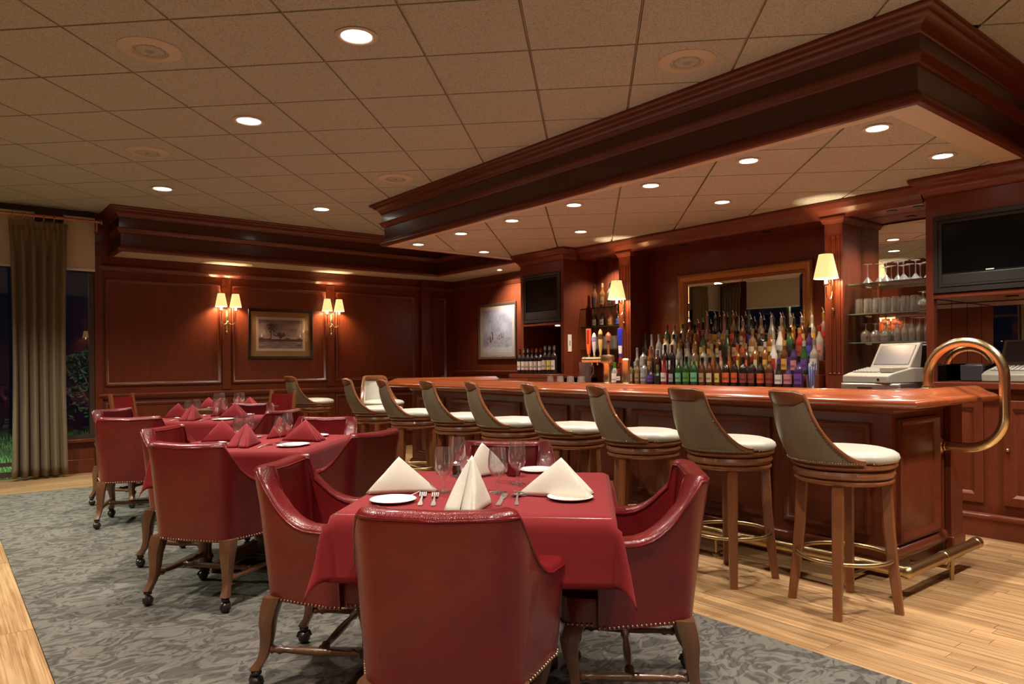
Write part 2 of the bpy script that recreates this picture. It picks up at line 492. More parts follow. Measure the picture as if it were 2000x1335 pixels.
PF = lambda u, v, n: (u, WY - n, v)              # plane of the far wall
PG = lambda u, v, n: (GX - n, u, v)              # plane of the picture wall at right
MOULD = [(0, 0), (0, .022), (.012, .030), (.022, .024), (.030, .010), (.040, .006), (.045, 0)]
def panel_on(P, parent, u0, v0, u1, v1, prof=MOULD, raised=False, m=None):
    MB().frame(P, u0, v0, u1, v1, prof).obj('panel_moulding', m or M['mahogany_h'], parent, ang=50)
    i = prof[-1][0]
    MB().frame(P, u0 + i, v0 + i, u1 - i, v1 - i, [(0, .001), (.0, .004)] if not raised else [(.0, .001), (.012, .004), (.05, .016)], True).obj('panel', M['mahogany'], parent, ang=20)
def rail_x(name, x0, x1, prof, m, parent):      # straight moulding along x on the far wall
    return MB().sweep([(x1, WY), (x0, WY)], [(-d if False else d, z) for d, z in prof], False).obj(name, m, parent, ang=50)
def fluted(P, parent, u0, u1, v0, v1, n0, n=3):
    """flutes on a pilaster face"""
    w = (u1 - u0) / (2 * n + 1)
    for k in range(n):
        a = u0 + w * (2 * k + .5); b = a + w * 2 * .8
        MB().frame(P, a, v0, b, v1, [(0, n0), (0, n0 + .006), (w * .35, n0 + .006), (w * .7, n0 + .001)], True).obj('flute', M['mahogany'], parent, ang=30)

for u0, u1 in ((1.575, 2.90), (3.035, 4.345), (4.485, 5.80)):
    panel_on(PF, wall_far, u0, 1.00, u1, 2.27)
    panel_on(PF, wall_far, u0, .20, u1, .80)
for u0, u1 in ((2.90, 3.035), (4.345, 4.485)):
    MB().box(u0 + .012, WY - .012, .92, u1 - .012, WY, 2.36).obj('stile', M['mahogany'], wall_far, bev=.004)
def strip(P, parent, name, u0, u1, prof, m):
    rings = [[P(u, v, n) for n, v in prof] for u in (u0, u1)]
    return MB().loft(rings).obj(name, m, parent, ang=50)
RAIL = [(0, .84), (.014, .84), (.020, .855), (.038, .865), (.046, .880), (.046, .892), (.030, .902), (0, .905)]
FRIEZE = [(0, 2.37), (.012, 2.37), (.030, 2.395), (.040, 2.405), (.040, 2.418), (.020, 2.430), (.012, 2.445), (0, 2.45)]
BASE = [(0, 0), (.020, 0), (.020, .13), (.010, .155), (0, .16)]
strip(PF, wall_far, 'chair_rail', 1.50, 5.90, RAIL, M['mahogany_h'])
strip(PF, wall_far, 'frieze_moulding', 1.50, 5.90, FRIEZE, M['mahogany_h'])
strip(PF, wall_far, 'base_board', 1.50, 5.90, BASE, M['mahogany_h'])
MB().box(1.463, WY - .03, .0, 1.545, WY, 2.53).obj('stile', M['mahogany'], wall_far, bev=.004)
# projecting corner column with a narrow panel
MB().box(5.90, WY - .07, 0, GX, WY, 2.53).obj('corner_column', M['mahogany'], wall_far, bev=.004)
PCn = lambda u, v, n: (u, WY - .07 - n, v)
panel_on(PCn, wall_far, 6.06, 1.0, 6.34, 2.27)
strip(PCn, wall_far, 'frieze_moulding', 5.89, GX, FRIEZE, M['mahogany_h'])
strip(PCn, wall_far, 'chair_rail', 5.89, GX, RAIL, M['mahogany_h'])
# picture wall
strip(PG, wall_right, 'frieze_moulding', 6.94, WY - .07, FRIEZE, M['mahogany_h'])
strip(PG, wall_right, 'chair_rail', 6.94, WY - .07, [(n, v + .22) for n, v in RAIL], M['mahogany_h'])
strip(PG, wall_right, 'base_board', 6.94, WY - .07, BASE, M['mahogany_h'])
panel_on(PG, wall_right, 7.1, .25, 8.2, 1.0); panel_on(PG, wall_right, 8.35, .25, 9.4, 1.0)

# soffit with fascia and crown over the panelled wall, and the bar canopy
def soffit_profile(zb, zc):
    return [(0, zb), (.035, zb), (.046, zb + .014), (.046, zb + .030), (.036, zb + .042), (.030, zb + .055), (.016, zb + .068), (.010, zb + .075),
            (.010, zb + .205), (.018, zb + .210), (.034, zb + .222), (.040, zb + .240), (.052, zb + .252), (.052, zb + .264), (.036, zb + .270),
            (.030, zb + .272), (.030, zc - .118), (.040, zc - .112), (.044, zc - .098), (.056, zc - .080), (.084, zc - .058), (.100, zc - .048), (.104, zc - .034), (.128, zc - .026),
            (.136, zc - .012), (.136, zc - .001), (0, zc - .001)]
def split_soffit(name, path, zb, zc):
    full = soffit_profile(zb, zc)
    o = place(name, None); o['kind'] = 'structure'
    ix = [0, 7, 8, 14, 15, 16, 26]
    segs = [('lower_moulding', full[0:8] + [(0, zb + .075)]), ('fascia_board', [(0, zb + .075), (.010, zb + .075), (.010, zb + .205), (0, zb + .205)]),
            ('middle_moulding', [(0, zb + .205)] + full[8:15] + [(0, zb + .270)]),
            ('fascia_board', [(0, zb + .270), (.030, zb + .270), (.030, zc - .118), (0, zc - .118)]),
            ('crown_moulding', [(0, zc - .118)] + full[16:27])]
    for nm, pr in segs:
        MB().sweep(path, pr).obj(nm, M['mahogany_shaded' if nm == 'fascia_board' else 'mahogany_h'], o, ang=50)
    return o
sof = split_soffit('trim_1', [(5.90, 6.96), (5.90, 9.12), (1.66, 9.12), (1.66, WY)], 2.53, CZ)
MB().box(1.66, 9.12, 2.535, 5.90, WY, 2.55).obj('soffit_board', M['cream'], sof)
MB().box(5.90, 6.96, 2.535, GX, WY, 2.55).obj('soffit_board', M['cream'], sof)
MB().box(1.67, 9.13, 2.56, 5.89, WY - .01, CZ - .002).obj('backing', M['dark'], sof)

FX = 3.985; FY = 1.60; FE = 7.24
can = split_soffit('trim_2', [(GX, FY), (FX, FY), (FX, FE), (5.88, FE)], SZ, CZ)
MB().box(FX + .002, FY + .002, SZ + .02, GX - .002, FE - .002, SZ + .03).obj('canopy_board', M['tbar'], can, ang=0)
for b in ((FX, FY, FX + .07, FE), (FX + .07, FY, 5.9, FY + .16), (FX + .07, FE - .12, 5.9, FE)):
    MB().box(b[0], b[1], SZ + .001, b[2], b[3], SZ + .012).obj('border_board', M['cream'], can, ang=0)
tiles(can, SZ + .004, [(FX + .075, FY + .165, 5.98, FE - .125)], CO1 - .04, CO2 - .045, th=.012)
MB().box(FX + .01, FY + .01, SZ + .031, GX - .01, FE - .01, CZ - .004).obj('backing', M['dark'], can)

# window wall
win_z0, win_z1 = .40, 2.93
structure('wall_front', MB().box(XL - .12, WY, 2.93, 1.46, WY + .1, CZ + .03).box(.92, WY, 0, 1.46, WY + .1, .36), M['mahogany'])
hd = structure('trim_3', MB().box(XL, WY - .03, 2.955, 1.46, WY - .001, 3.028), M['bronze'])
low = structure('trim_4', MB().box(.90, WY - .05, .355, 1.463, WY, .395), M['mahogany_h'], bev=.006)
bb4 = structure('baseboard_far', MB().box(.90, WY - .02, 0, 1.463, WY, .16), M['mahogany_h'], bev=.004)
def window(name, P, u0, u1, v0, v1, mull=(), trans=()):
    o = place(name, None); o['kind'] = 'structure'
    MB().frame(P, u0, v0, u1, v1, [(0, -.06), (0, .02), (.05, .02), (.05, -.06)]).obj('window_frame', M['bronze'], o, ang=0)
    us = [u0 + .05] + list(mull) + [u1 - .05]
    for k in mull:
        MB().frame(P, k - .025, v0 + .05, k + .025, v1 - .05, [(0, -.05), (0, .015)], True).obj('mullion', M['bronze'], o, ang=0)
    for t in trans:
        MB().frame(P, u0 + .05, t - .02, u1 - .05, t + .02, [(0, -.04), (0, .010)], True).obj('mullion', M['bronze'], o, ang=0)
    for a, b in zip(us[:-1], us[1:]):
        MB().frame(P, a, v0 + .05, b, v1 - .05, [(0, -.012), (0, -.006)], True).obj('pane', M['pane'], o, ang=0)
    return o
window('window_1', PF, .90, 1.46, .395, 2.93)
window('window_2', PF, XL, .90, .02, 2.93, mull=(-.2,), trans=(.16,))
PL = lambda u, v, n: (XL + n, u, v)
window('window_3', PL, 6.7, 8.95, .35, 2.95, mull=(7.98,), trans=(1.95,))
window('window_4', PL, 3.95, 5.35, .35, 2.95, trans=(1.95,))
def blind(P, u0, u1, z0, z1, lab):
    t = thing('roller_blind', lab, 'blind')
    MB().frame(P, u0, z0, u1, z1, [(0, .070), (0, .073)], True).obj('blind_fabric', M['blind'], t, ang=0)
    MB().frame(P, u0, z0 - .012, u1, z0 + .012, [(0, .066), (0, .082)], True).obj('bottom_bar', M['white'], t, ang=0)
    a = Vector(P(u0, z1 - .02, .075)); b = Vector(P(u1, z1 - .02, .075))
    MB().tube([a, b], .022, 10).obj('roller', M['white'], t)
blind(PF, 1.15, 1.465, 2.345, 2.955, 'narrow cream roller blind above the window beside the wood panelling')
blind(PF, -1.15, .88, 2.345, 2.955, 'wide cream roller blind to the left of the curtain')
blind(PL, 6.75, 8.9, 2.345, 2.955, 'cream roller blind on the left wall seen in the bar mirror')
def curtain(P, u0, u1, n0, lab, folds=5.5):
    t = thing('curtain', lab, 'curtain')
    def fn(a, b):
        z = .03 + b * 2.79
        top = b > .93
        pinch = 1 - .06 * math.sin(PI * min(1, b * 1.1)) + (.05 if b > .9 else 0) * (b - .9) * 10
        u = (u0 + u1) / 2 + (a - .5) * (u1 - u0) * pinch
        amp = .045 * (1 - .55 * b) + .008
        n = n0 + amp * math.sin(a * folds * 2 * PI + .5 * math.sin(3 * b)) + .012 * math.sin(a * 31 + b * 2)
        if b > .95: n = n0 + .012 * math.sin(a * folds * 4 * PI)
        return P(u, z, n)
    o = MB().grid(90, 24, fn).obj('curtain_fabric', M['curtain'], t, ang=180)
    s = o.modifiers.new('thick', 'SOLIDIFY'); s.thickness = .004
    MB().grid(60, 2, lambda a, b: P((u0 + u1) / 2 + (a - .5) * (u1 - u0) * 1.05, 2.77 + .06 * b, n0 + .010 + .010 * math.sin(a * 70))).obj('heading_pleats', M['curtain'], t, ang=180)
    for k in range(6):
        u = u0 + .02 + (u1 - u0 - .04) * k / 5
        c = Vector(P(u, 2.885, n0))
        ring = [c + Vector((0, 0, .032 * math.sin(q))) + (Vector(P(u, 0, n0 + .032 * math.cos(q))) - Vector(P(u, 0, n0))) for q in [2 * PI * i / 14 for i in range(14)]]
        MB().tube(ring, .005, 6, True).obj('ring', M['copper'], t)
        MB().tube([P(u, 2.856, n0), P(u, 2.825, n0)], .004, 6).obj('hook', M['copper'], t)
curtain(PF, .645, 1.165, .20, 'olive brown floor length curtain hanging beside the wood panelling')
curtain(PF, -.5, .0, .20, 'olive brown curtain left of the frame, reflected in the bar mirror', 6)
curtain(PL, 8.97, 9.42, .20, 'olive brown curtain at the room corner, reflected in the bar mirror', 6)
curtain(PL, 3.50, 3.98, .14, 'olive brown curtain on the left wall, reflected in the cabinet mirror at the right edge', 6)
rod = thing('curtain_rod', 'copper coloured curtain rod under the ceiling at the windows', 'curtain rod')
MB().tube([(XL + .02, WY - .20, 2.895), (1.50, WY - .20, 2.895)], .017, 10).obj('rod', M['copper'], rod)
MB().lathe([(.017, 0), (.030, .006), (.034, .02), (.024, .036), (.012, .044)], 12).obj('finial', M['copper'], rod, (1.50, WY - .20, 2.895), (0, R(90), 0))
MB().box(1.455, WY - .2, 2.78, 1.475, WY, 2.80).box(1.455, WY - .21, 2.78, 1.475, WY - .19, 2.88).obj('bracket', M['copper'], rod)

# outside at night
lawn = MB().grid(30, 30, lambda a, b: (-9 + 16 * a, WY + .14 + 9 * b, -.12 + .05 * noise.noise((a * 9, b * 9, 0)))).obj('lawn', M['soil'], ang=180)
tag(lawn, 'dark lawn outside the windows at night', 'lawn')
lawn['kind'] = 'stuff'
gm = MB()
for k in range(5200):
    x = random.uniform(-1.5, 3.4); y = WY + .3 + 6.5 * random.random() ** 1.6; h = random.uniform(.05, .13); a = random.uniform(0, PI)
    dx, dy = .008 * math.cos(a), .008 * math.sin(a); lx, ly = random.uniform(-.04, .04), random.uniform(-.04, .04)
    gm.add([(x - dx, y - dy, -.13), (x + dx, y + dy, -.13), (x + lx, y + ly, -.12 + h)], [(0, 1, 2)])
g = gm.obj('grass', M['grass'], ang=0); g['kind'] = 'stuff'; tag(g, 'green grass lit outside the windows at night', 'grass')
def bush(x, y, r, h, lab, n=1500):
    t = thing('bush', lab, 'bush', (x, y, -.14))
    mb = MB()
    for k in range(n):
        a = random.uniform(0, 2 * PI); el = math.asin(random.uniform(-.5, 1)); q = r * random.uniform(.75, 1.05)
        c = Vector((q * math.cos(a) * math.cos(el), q * math.sin(a) * math.cos(el), h * .5 + h * .5 * math.sin(el)))
        u = Vector((random.gauss(0, 1), random.gauss(0, 1), random.gauss(0, 1))).normalized(); v = u.orthogonal().normalized()
        s = random.uniform(.03, .06)
        mb.add([c - u * s, c + v * s * .4, c + u * s, c - v * s * .4], [(0, 1, 2, 3)])
    o = mb.obj('foliage', M['leaf'], t, ang=0); o['kind'] = 'stuff'
    for k in range(5):
        a = k * 1.3
        MB().tube([(0.05 * math.cos(a), .05 * math.sin(a), 0), (r * .35 * math.cos(a), r * .35 * math.sin(a), h * .5), (r * .6 * math.cos(a), r * .6 * math.sin(a), h * .8)], [.02, .014, .006], 6).obj('stem', M['leg_wood'], t)
bush(2.6, 15.5, 1.3, 1.7, 'leafy bush far across the lawn outside the narrow window')
bush(-2.9, 7.6, .8, 2.1, 'green bush outside the left wall window, reflected in the bar mirror')
bush(-3.3, 9.4, .9, 2.3, 'tall green bush outside the corner, reflected in the bar mirror')
hs = thing('house', 'neighbouring house at night with pale siding and lit windows', 'house', (-1.6, 18.3, -.15))
MB().box(-3.2, 0, 0, 2.6, .3, 4.6).obj('wall', flat((.10, .10, .10, 1), .8), hs)
for k, (a, z) in enumerate(((1.75, 2.6), (1.75, 1.1), (.4, 2.6), (.4, 1.1))):
    w = MB().box(a, -.03, z, a + .75, 0, z + 1.0).obj('window', M['white'], hs)
    MB().box(a + .06, -.04, z + .06, a + .69, -.03, z + .94).obj('pane', mat('lit_house_window', (.2, .2, .15, 1), .3, emit=(.75, .8, .55, 1), es=.10 if k else .22), w)
MB().box(-3.4, -.3, 4.6, 2.8, .6, 4.8).obj('eaves', M['bronze'], hs)
spot('added_garden_fill', (1.9, WY + .7, 2.2), 480, None, 130, .7, .06, (.85, 1, .8), (R(48), 0, 0))  # two added lights without fixtures, brightening the lawn and bushes
spot('added_garden_fill', (-1.8, 7.6, 2.9), 420, None, 120, .7, .06, (.8, 1, .75), (0, R(-42), 0))

# ------------------------------------------------------------------ ceiling lights and speakers
def downlight(x, y, z, lab, watts, r=.075, group=None, on=True, angle=108, blend=.85):
    t = thing('downlight', lab, 'downlight', (x, y, z), 0, group)
    if r not in CACHE:
        CACHE[r] = (MB().lathe([(r, 0), (r * 1.33, -.001), (r * 1.36, -.005), (r * 1.22, -.010), (r * 1.02, -.008), (r * .97, -.003)], 28, cap=False).mesh('trim_ring', 50),
                    MB().lathe([(r * .99, -.002), (r * .80, -.0035), (r * .4, -.005), (.002, -.0055)], 24).mesh('lens', 50))
    place('trim_ring', CACHE[r][0], M['cream'], t)
    place('lens', CACHE[r][1], M['lens'], t)
    if on: spot('downlight_lamp', (0, 0, -.02), watts, t, angle, blend)
MAIN = [(1.81, 3.595, 'large recessed ceiling light nearest above the front table'), (1.812, 5.33, 'recessed ceiling light second in the row over the tables'),
        (1.815, 7.91, 'recessed ceiling light over the far left corner of the room'), (3.50, 7.87, 'recessed ceiling light between the bar canopy and the panelled wall'),
        (.10, 2.75, 'recessed ceiling light outside the left edge of the view'), (.10, 5.33, 'recessed ceiling light near the left wall'), (.10, 7.91, 'recessed ceiling light near the left corner window'),
        (1.81, 1.0, 'recessed ceiling light above the camera'), (3.45, .35, 'recessed ceiling light behind the bar end, above the camera side'), (.10, .3, 'added fill downlight behind the camera at left'),
        (5.0, .45, 'recessed ceiling light at the near right of the room'), (.10, -1.4, 'added fill downlight far behind the camera at left'), (1.81, -1.4, 'added fill downlight far behind the camera')]  # the downlights behind the camera are added, unseen, to raise the fill
for x, y, l in MAIN: downlight(x, y, CZ, l, SPOT_W, .085)
ords = ['nearest', 'second', 'third', 'fourth', 'fifth', 'sixth', 'farthest']
for k in range(7):
    downlight(4.205, 1.90 + .833 * k, SZ + .003, f'small recessed light, {ords[k]} in the front row under the bar canopy', SOFFIT_W, .058)
for k, y in enumerate((1.90, 3.58, 5.26, 6.91)):
    downlight(5.12, y, SZ + .003, f'small recessed light, {("nearest", "second", "third", "farthest")[k]} in the back row under the bar canopy', SOFFIT_W, .058)
downlight(6.16, 7.95, 2.534, 'tiny bright recessed light above the goose picture', 4, .035, angle=110)
spot('picture_spot', (6.05, 7.95, 2.50), 75, None, 112, .9, .02, LAMP_COL, (R(0), R(-30), 0))
def speaker(x, y, lab):
    t = thing('ceiling_speaker', lab, 'speaker', (x, y, CZ))
    MB().lathe([(.095, -.002), (.100, -.012), (.160, -.007), (.170, -.003), (.170, 0)], 32, cap=False).obj('rim', M['cream'], t)
    MB().lathe([(.096, -.003), (.06, -.010), (.002, -.013)], 24).obj('grille', M['tile'], t)
    mb = MB()
    for i in range(-9, 10):
        for j in range(-9, 10):
            q = math.hypot(i, j) * .009
            if q < .082:
                z = -.0132 + q * .09
                mb.box(i * .009 - .002, j * .009 - .002, z - .001, i * .009 + .002, j * .009 + .002, z + .002)
    o = mb.obj('grille_holes', M['dark'], t, ang=0); o['kind'] = 'stuff'
speaker(.965, 4.47, 'round ceiling speaker nearest the left edge of the photo')
speaker(1.408, 6.63, 'round ceiling speaker in the middle left of the ceiling')
speaker(3.52, 2.70, 'round ceiling speaker beside the near end of the bar canopy')
speaker(3.495, 6.14, 'round ceiling speaker near the far end of the bar canopy')
# ------------------------------------------------------------------ the bar
BTX, BY0, BY1, BIX = 3.98, 1.61, 7.34, 4.82
bar = thing('bar_counter', 'long mahogany bar counter with glossy top, brass foot rail and brass grab rail', 'bar')
MB().box(4.20, 1.83, .10, 4.72, 7.05, .995).obj('body', M['mahogany'], bar)
MB().box(4.72, 1.83, .10, 5.10, 2.02, .995).obj('end_wall', M['mahogany'], bar)
MB().box(4.72, 6.60, .10, 5.49, 7.05, .995).obj('far_wall', M['mahogany'], bar)
MB().sweep([(5.10, 1.83), (4.20, 1.83), (4.20, 7.05), (5.49, 7.05)], [(-.06, 0), (-.03, 0), (-.03, .10), (.012, .105), (.022, .12), (.022, .15), (.008, .175), (0, .18), (-.06, .18)]).obj('plinth', M['mahogany_h'], bar, ang=50)
MB().sweep([(5.10, 1.83), (4.20, 1.83), (4.20, 7.05), (5.49, 7.05)], [(0, .93), (.012, .935), (.020, .955), (.030, .97), (.030, .99), (0, .99)]).obj('top_moulding', M['mahogany_h'], bar, ang=50)
PBF = lambda u, v, n: (4.20 - n, u, v)
PBE = lambda u, v, n: (u, 1.83 - n, v)
for k in range(8):
    y = 1.945 + k * .632
    panel_on(PBF, bar, y, .235, y + .545, .875, raised=True)
panel_on(PBE, bar, 4.255, .20, 4.80, .90, raised=True)
MB().box(4.92, 1.79, 0, 5.10, 1.829, .985).obj('end_post', M['mahogany'], bar, bev=.004)
MB().box(4.915, 1.775, 0, 5.105, 1.83, .14).obj('post_foot', M['mahogany'], bar, bev=.01)
NOSE = [(-.24, .995), (-.24, 1.045), (-.215, 1.046), (-.195, 1.055), (-.165, 1.069), (-.135, 1.073), (-.108, 1.067), (-.080, 1.050), (-.055, 1.036), (-.028, 1.028), (-.008, 1.019), (0, 1.005),
        (-.002, .990), (-.014, .980), (-.04, .979), (-.06, .985), (-.075, .995)]
MB().sweep([(5.17, BY0), (BTX, BY0), (BTX, BY1), (5.49, BY1)], NOSE).obj('bar_rail_moulding', M['bar_top'], bar, ang=50)
MB().poly([(5.17, BY0 + .235), (BTX + .235, BY0 + .235), (BTX + .235, BY1 - .235), (5.49, BY1 - .235), (5.49, 6.55), (BIX, 6.55), (BIX, 2.15), (5.17, 2.15)], .996, 1.0445).obj('bar_top', M['bar_top'], bar)
# foot rail
fr = MB().tube([(3.885, 7.15, .15), (3.885, 1.62, .15)], .031, 14).tube([(3.885, 1.62, .15), (4.80, 1.62, .15)], .031, 14).ball((3.885, 1.62, .15), .034, 14, 8).obj('foot_rail', M['brass_old'], bar, ang=50)
MB().lathe([(.031, 0), (.035, .004), (.035, .05), (.031, .054)], 14).obj('rail_sleeve', M['brass_old'], fr, (4.78, 1.62, .15), (0, R(90), 0))
MB().lathe([(.031, 0), (.035, .004), (.035, .05), (.031, .054)], 14).obj('rail_sleeve', M['brass_old'], fr, (4.32, 1.62, .15), (0, R(90), 0))
for k in range(7):
    y = 1.95 + k * .83
    MB().tube([(3.885, y, .13), (3.885, y, .07), (3.93, y, .05), (4.225, y, .05)], .011, 8).lathe([(.03, 0), (.03, .012), (.015, .02)], 12, (3.885, y, .0)).tube([(3.885, y, .01), (3.885, y, .13)], .012, 8).obj('rail_bracket', M['brass_old'], fr)
MB().tube([(4.45, 1.62, .12), (4.45, 1.64, .07), (4.45, 1.84, .06)], .011, 8).tube([(4.45, 1.62, .0), (4.45, 1.62, .13)], .012, 8).obj('rail_bracket', M['brass_old'], fr)
# grab rail
gx = 4.87
gp = [(gx, 1.90, 1.045), (gx, 1.90, 1.10)]
for k in range(19):
    a = PI * k / 18
    gp.append((gx, 1.6925 + .2075 * math.cos(a), 1.135 + .2075 * math.sin(a)))
gp += [(gx, 1.485, 1.0), (gx, 1.485, .93)]
for k in range(11):
    a = PI + (PI / 2) * k / 10
    gp.append((gx, 1.685 + .2 * math.cos(a), .905 + .2 * math.sin(a)))
gp += [(gx, 1.75, .705), (gx, 1.828, .705)]
gr = MB().tube(gp, .0285, 16, up=(1, 0, 0)).obj('grab_rail', M['brass'], bar, ang=60)
MB().lathe([(.060, 0), (.060, .006), (.045, .012), (.036, .016), (.034, .03)], 20).obj('flange', M['brass'], gr, (gx, 1.90, 1.0455))
MB().lathe([(.055, 0), (.055, .006), (.042, .012), (.034, .016), (.032, .03)], 20).obj('flange', M['brass'], gr, (gx, 1.829, .705), (R(90), 0, 0))

# ------------------------------------------------------------------ back bar between the two TV cabinets
bb = thing('back_bar', 'mahogany back bar with fluted pilasters, liquor steps and shelf alcoves', 'back bar')
Y0, Y1 = 2.235, 6.144
MB().box(5.52, Y0, .0, 6.235, Y1, .955).obj('base_cabinet', M['mahogany'], bb)
MB().box(5.47, Y0, .956, 6.235, Y1, 1.0).obj('counter', M['mahogany_h'], bb, bev=.006)
MB().box(6.236, Y0, 1.0, 6.47, Y1, 2.56).obj('back_panel', M['mahogany'], bb)
MB().box(5.90, Y0, 2.44, 6.235, Y1, 2.555).obj('header', M['mahogany_h'], bb)
for k, (x, z) in enumerate(((5.83, 1.115), (5.95, 1.235), (6.07, 1.355))):
    MB().box(x, 3.135, 1.001 if k == 0 else z - .119, 6.234, 5.285, z).obj('liquor_step', M['mahogany_h'], bb, bev=.003)
for y0, y1 in ((5.302, 5.467), (2.957, 3.112)):
    MB().box(5.902, y0, 1.001, 6.235, y1, 2.439).obj('pilaster', M['mahogany'], bb)
    fluted(lambda u, v, n: (5.902 - n, u, v), bb, y0 + .012, y1 - .012, 1.12, 2.28, 0)
    MB().sweep([(6.23, y0), (5.902, y0), (5.902, y1), (6.23, y1)], [(0, 2.385), (.012, 2.39), (.018, 2.41), (.030, 2.425), (.030, 2.438), (0, 2.438)]).obj('capital', M['mahogany_h'], bb, ang=50)
CROWN = [(0, 2.425), (.012, 2.428), (.016, 2.448), (.030, 2.462), (.052, 2.492), (.066, 2.502), (.070, 2.520), (.086, 2.530), (.090, 2.545), (.090, 2.558), (0, 2.558)]
MB().sweep([(5.90, Y0 + .09), (5.90, Y1 - .09)], CROWN).obj('crown_moulding', M['mahogany_h'], bb, ang=50)
MB().box(6.228, 2.245, 1.002, 6.2355, 2.955, 2.438).obj('alcove_mirror', M['mirror'], bb)
for k in range(7):
    y = 5.475 + k * .095
    MB().frame(lambda u, v, n: (6.236 - n, u, v), y, 1.01, y + .092, 2.43, [(0, 0), (.004, .006)], True).obj('bead_board', M['mahogany'], bb, ang=0)
for z in (1.868, 1.620, 1.384):
    MB().box(5.955, 2.242, z - .010, 6.224, 2.954, z).obj('glass_shelf', M['shelf_glass'], bb, ang=0)
    MB().box(5.953, 2.242, z - .010, 5.957, 2.954, z).obj('shelf_edge', flat((.10, .14, .11, 1), .15), bb, ang=0)
    for y in (2.30, 2.90):
        MB().lathe([(.006, 0), (.006, .05)], 8).obj('shelf_clip', M['steel'], bb, (6.18, y, z - .012), (0, R(90), 0))
for z in (1.866, 1.650, 1.386):
    MB().box(5.97, 5.470, z - .012, 6.226, Y1 - .002, z).obj('glass_shelf', M['shelf_glass'], bb, ang=0)
    MB().box(5.966, 5.470, z - .012, 5.970, Y1 - .002, z).obj('shelf_edge', M['dark'], bb, ang=0)
for y in (5.8, 2.62, 2.42):
    spot('alcove_lamp', (6.05, y, 2.42), 26, bb, 120, .8, .02)
for y in (5.8, 4.7, 3.75, 2.62, 2.42):
    MB().lathe([(.030, 0), (.040, -.001), (.041, -.006), (.028, -.008), (.002, -.004)], 20).obj('recessed_light', M['black'], bb, (6.05, y, 2.4395))

# gilt mirror
mir = thing('gilt_mirror', 'large wall mirror in an ornate gilt frame above the liquor bottles', 'mirror')
PM = lambda u, v, n: (6.2355 - n, u, v)
MB().frame(PM, 3.39, 1.40, 4.905, 2.155, [(0, 0), (0, .030), (.012, .042), (.022, .034), (.038, .040), (.060, .030), (.078, .020), (.088, .026), (.100, .018), (.106, .008)]).obj('frame', M['gilt'], mir, ang=40)
MB().frame(PM, 3.494, 1.504, 4.801, 2.051, [(0, .004), (.03, .009)], True).obj('mirror_glass', M['mirror'], mir, ang=0)
mb = MB()
for k in range(88):
    for z in (1.487, 2.068): mb.ball((6.2355 - .026, 3.485 + (4.81 - 3.485) * k / 87, z), .0065, 6, 4)
for k in range(40):
    for y in (3.477, 4.818): mb.ball((6.2355 - .026, y, 1.487 + (2.068 - 1.487) * k / 39), .0065, 6, 4)
o = mb.obj('beading', M['gilt'], mir, ang=60); o['kind'] = 'stuff'

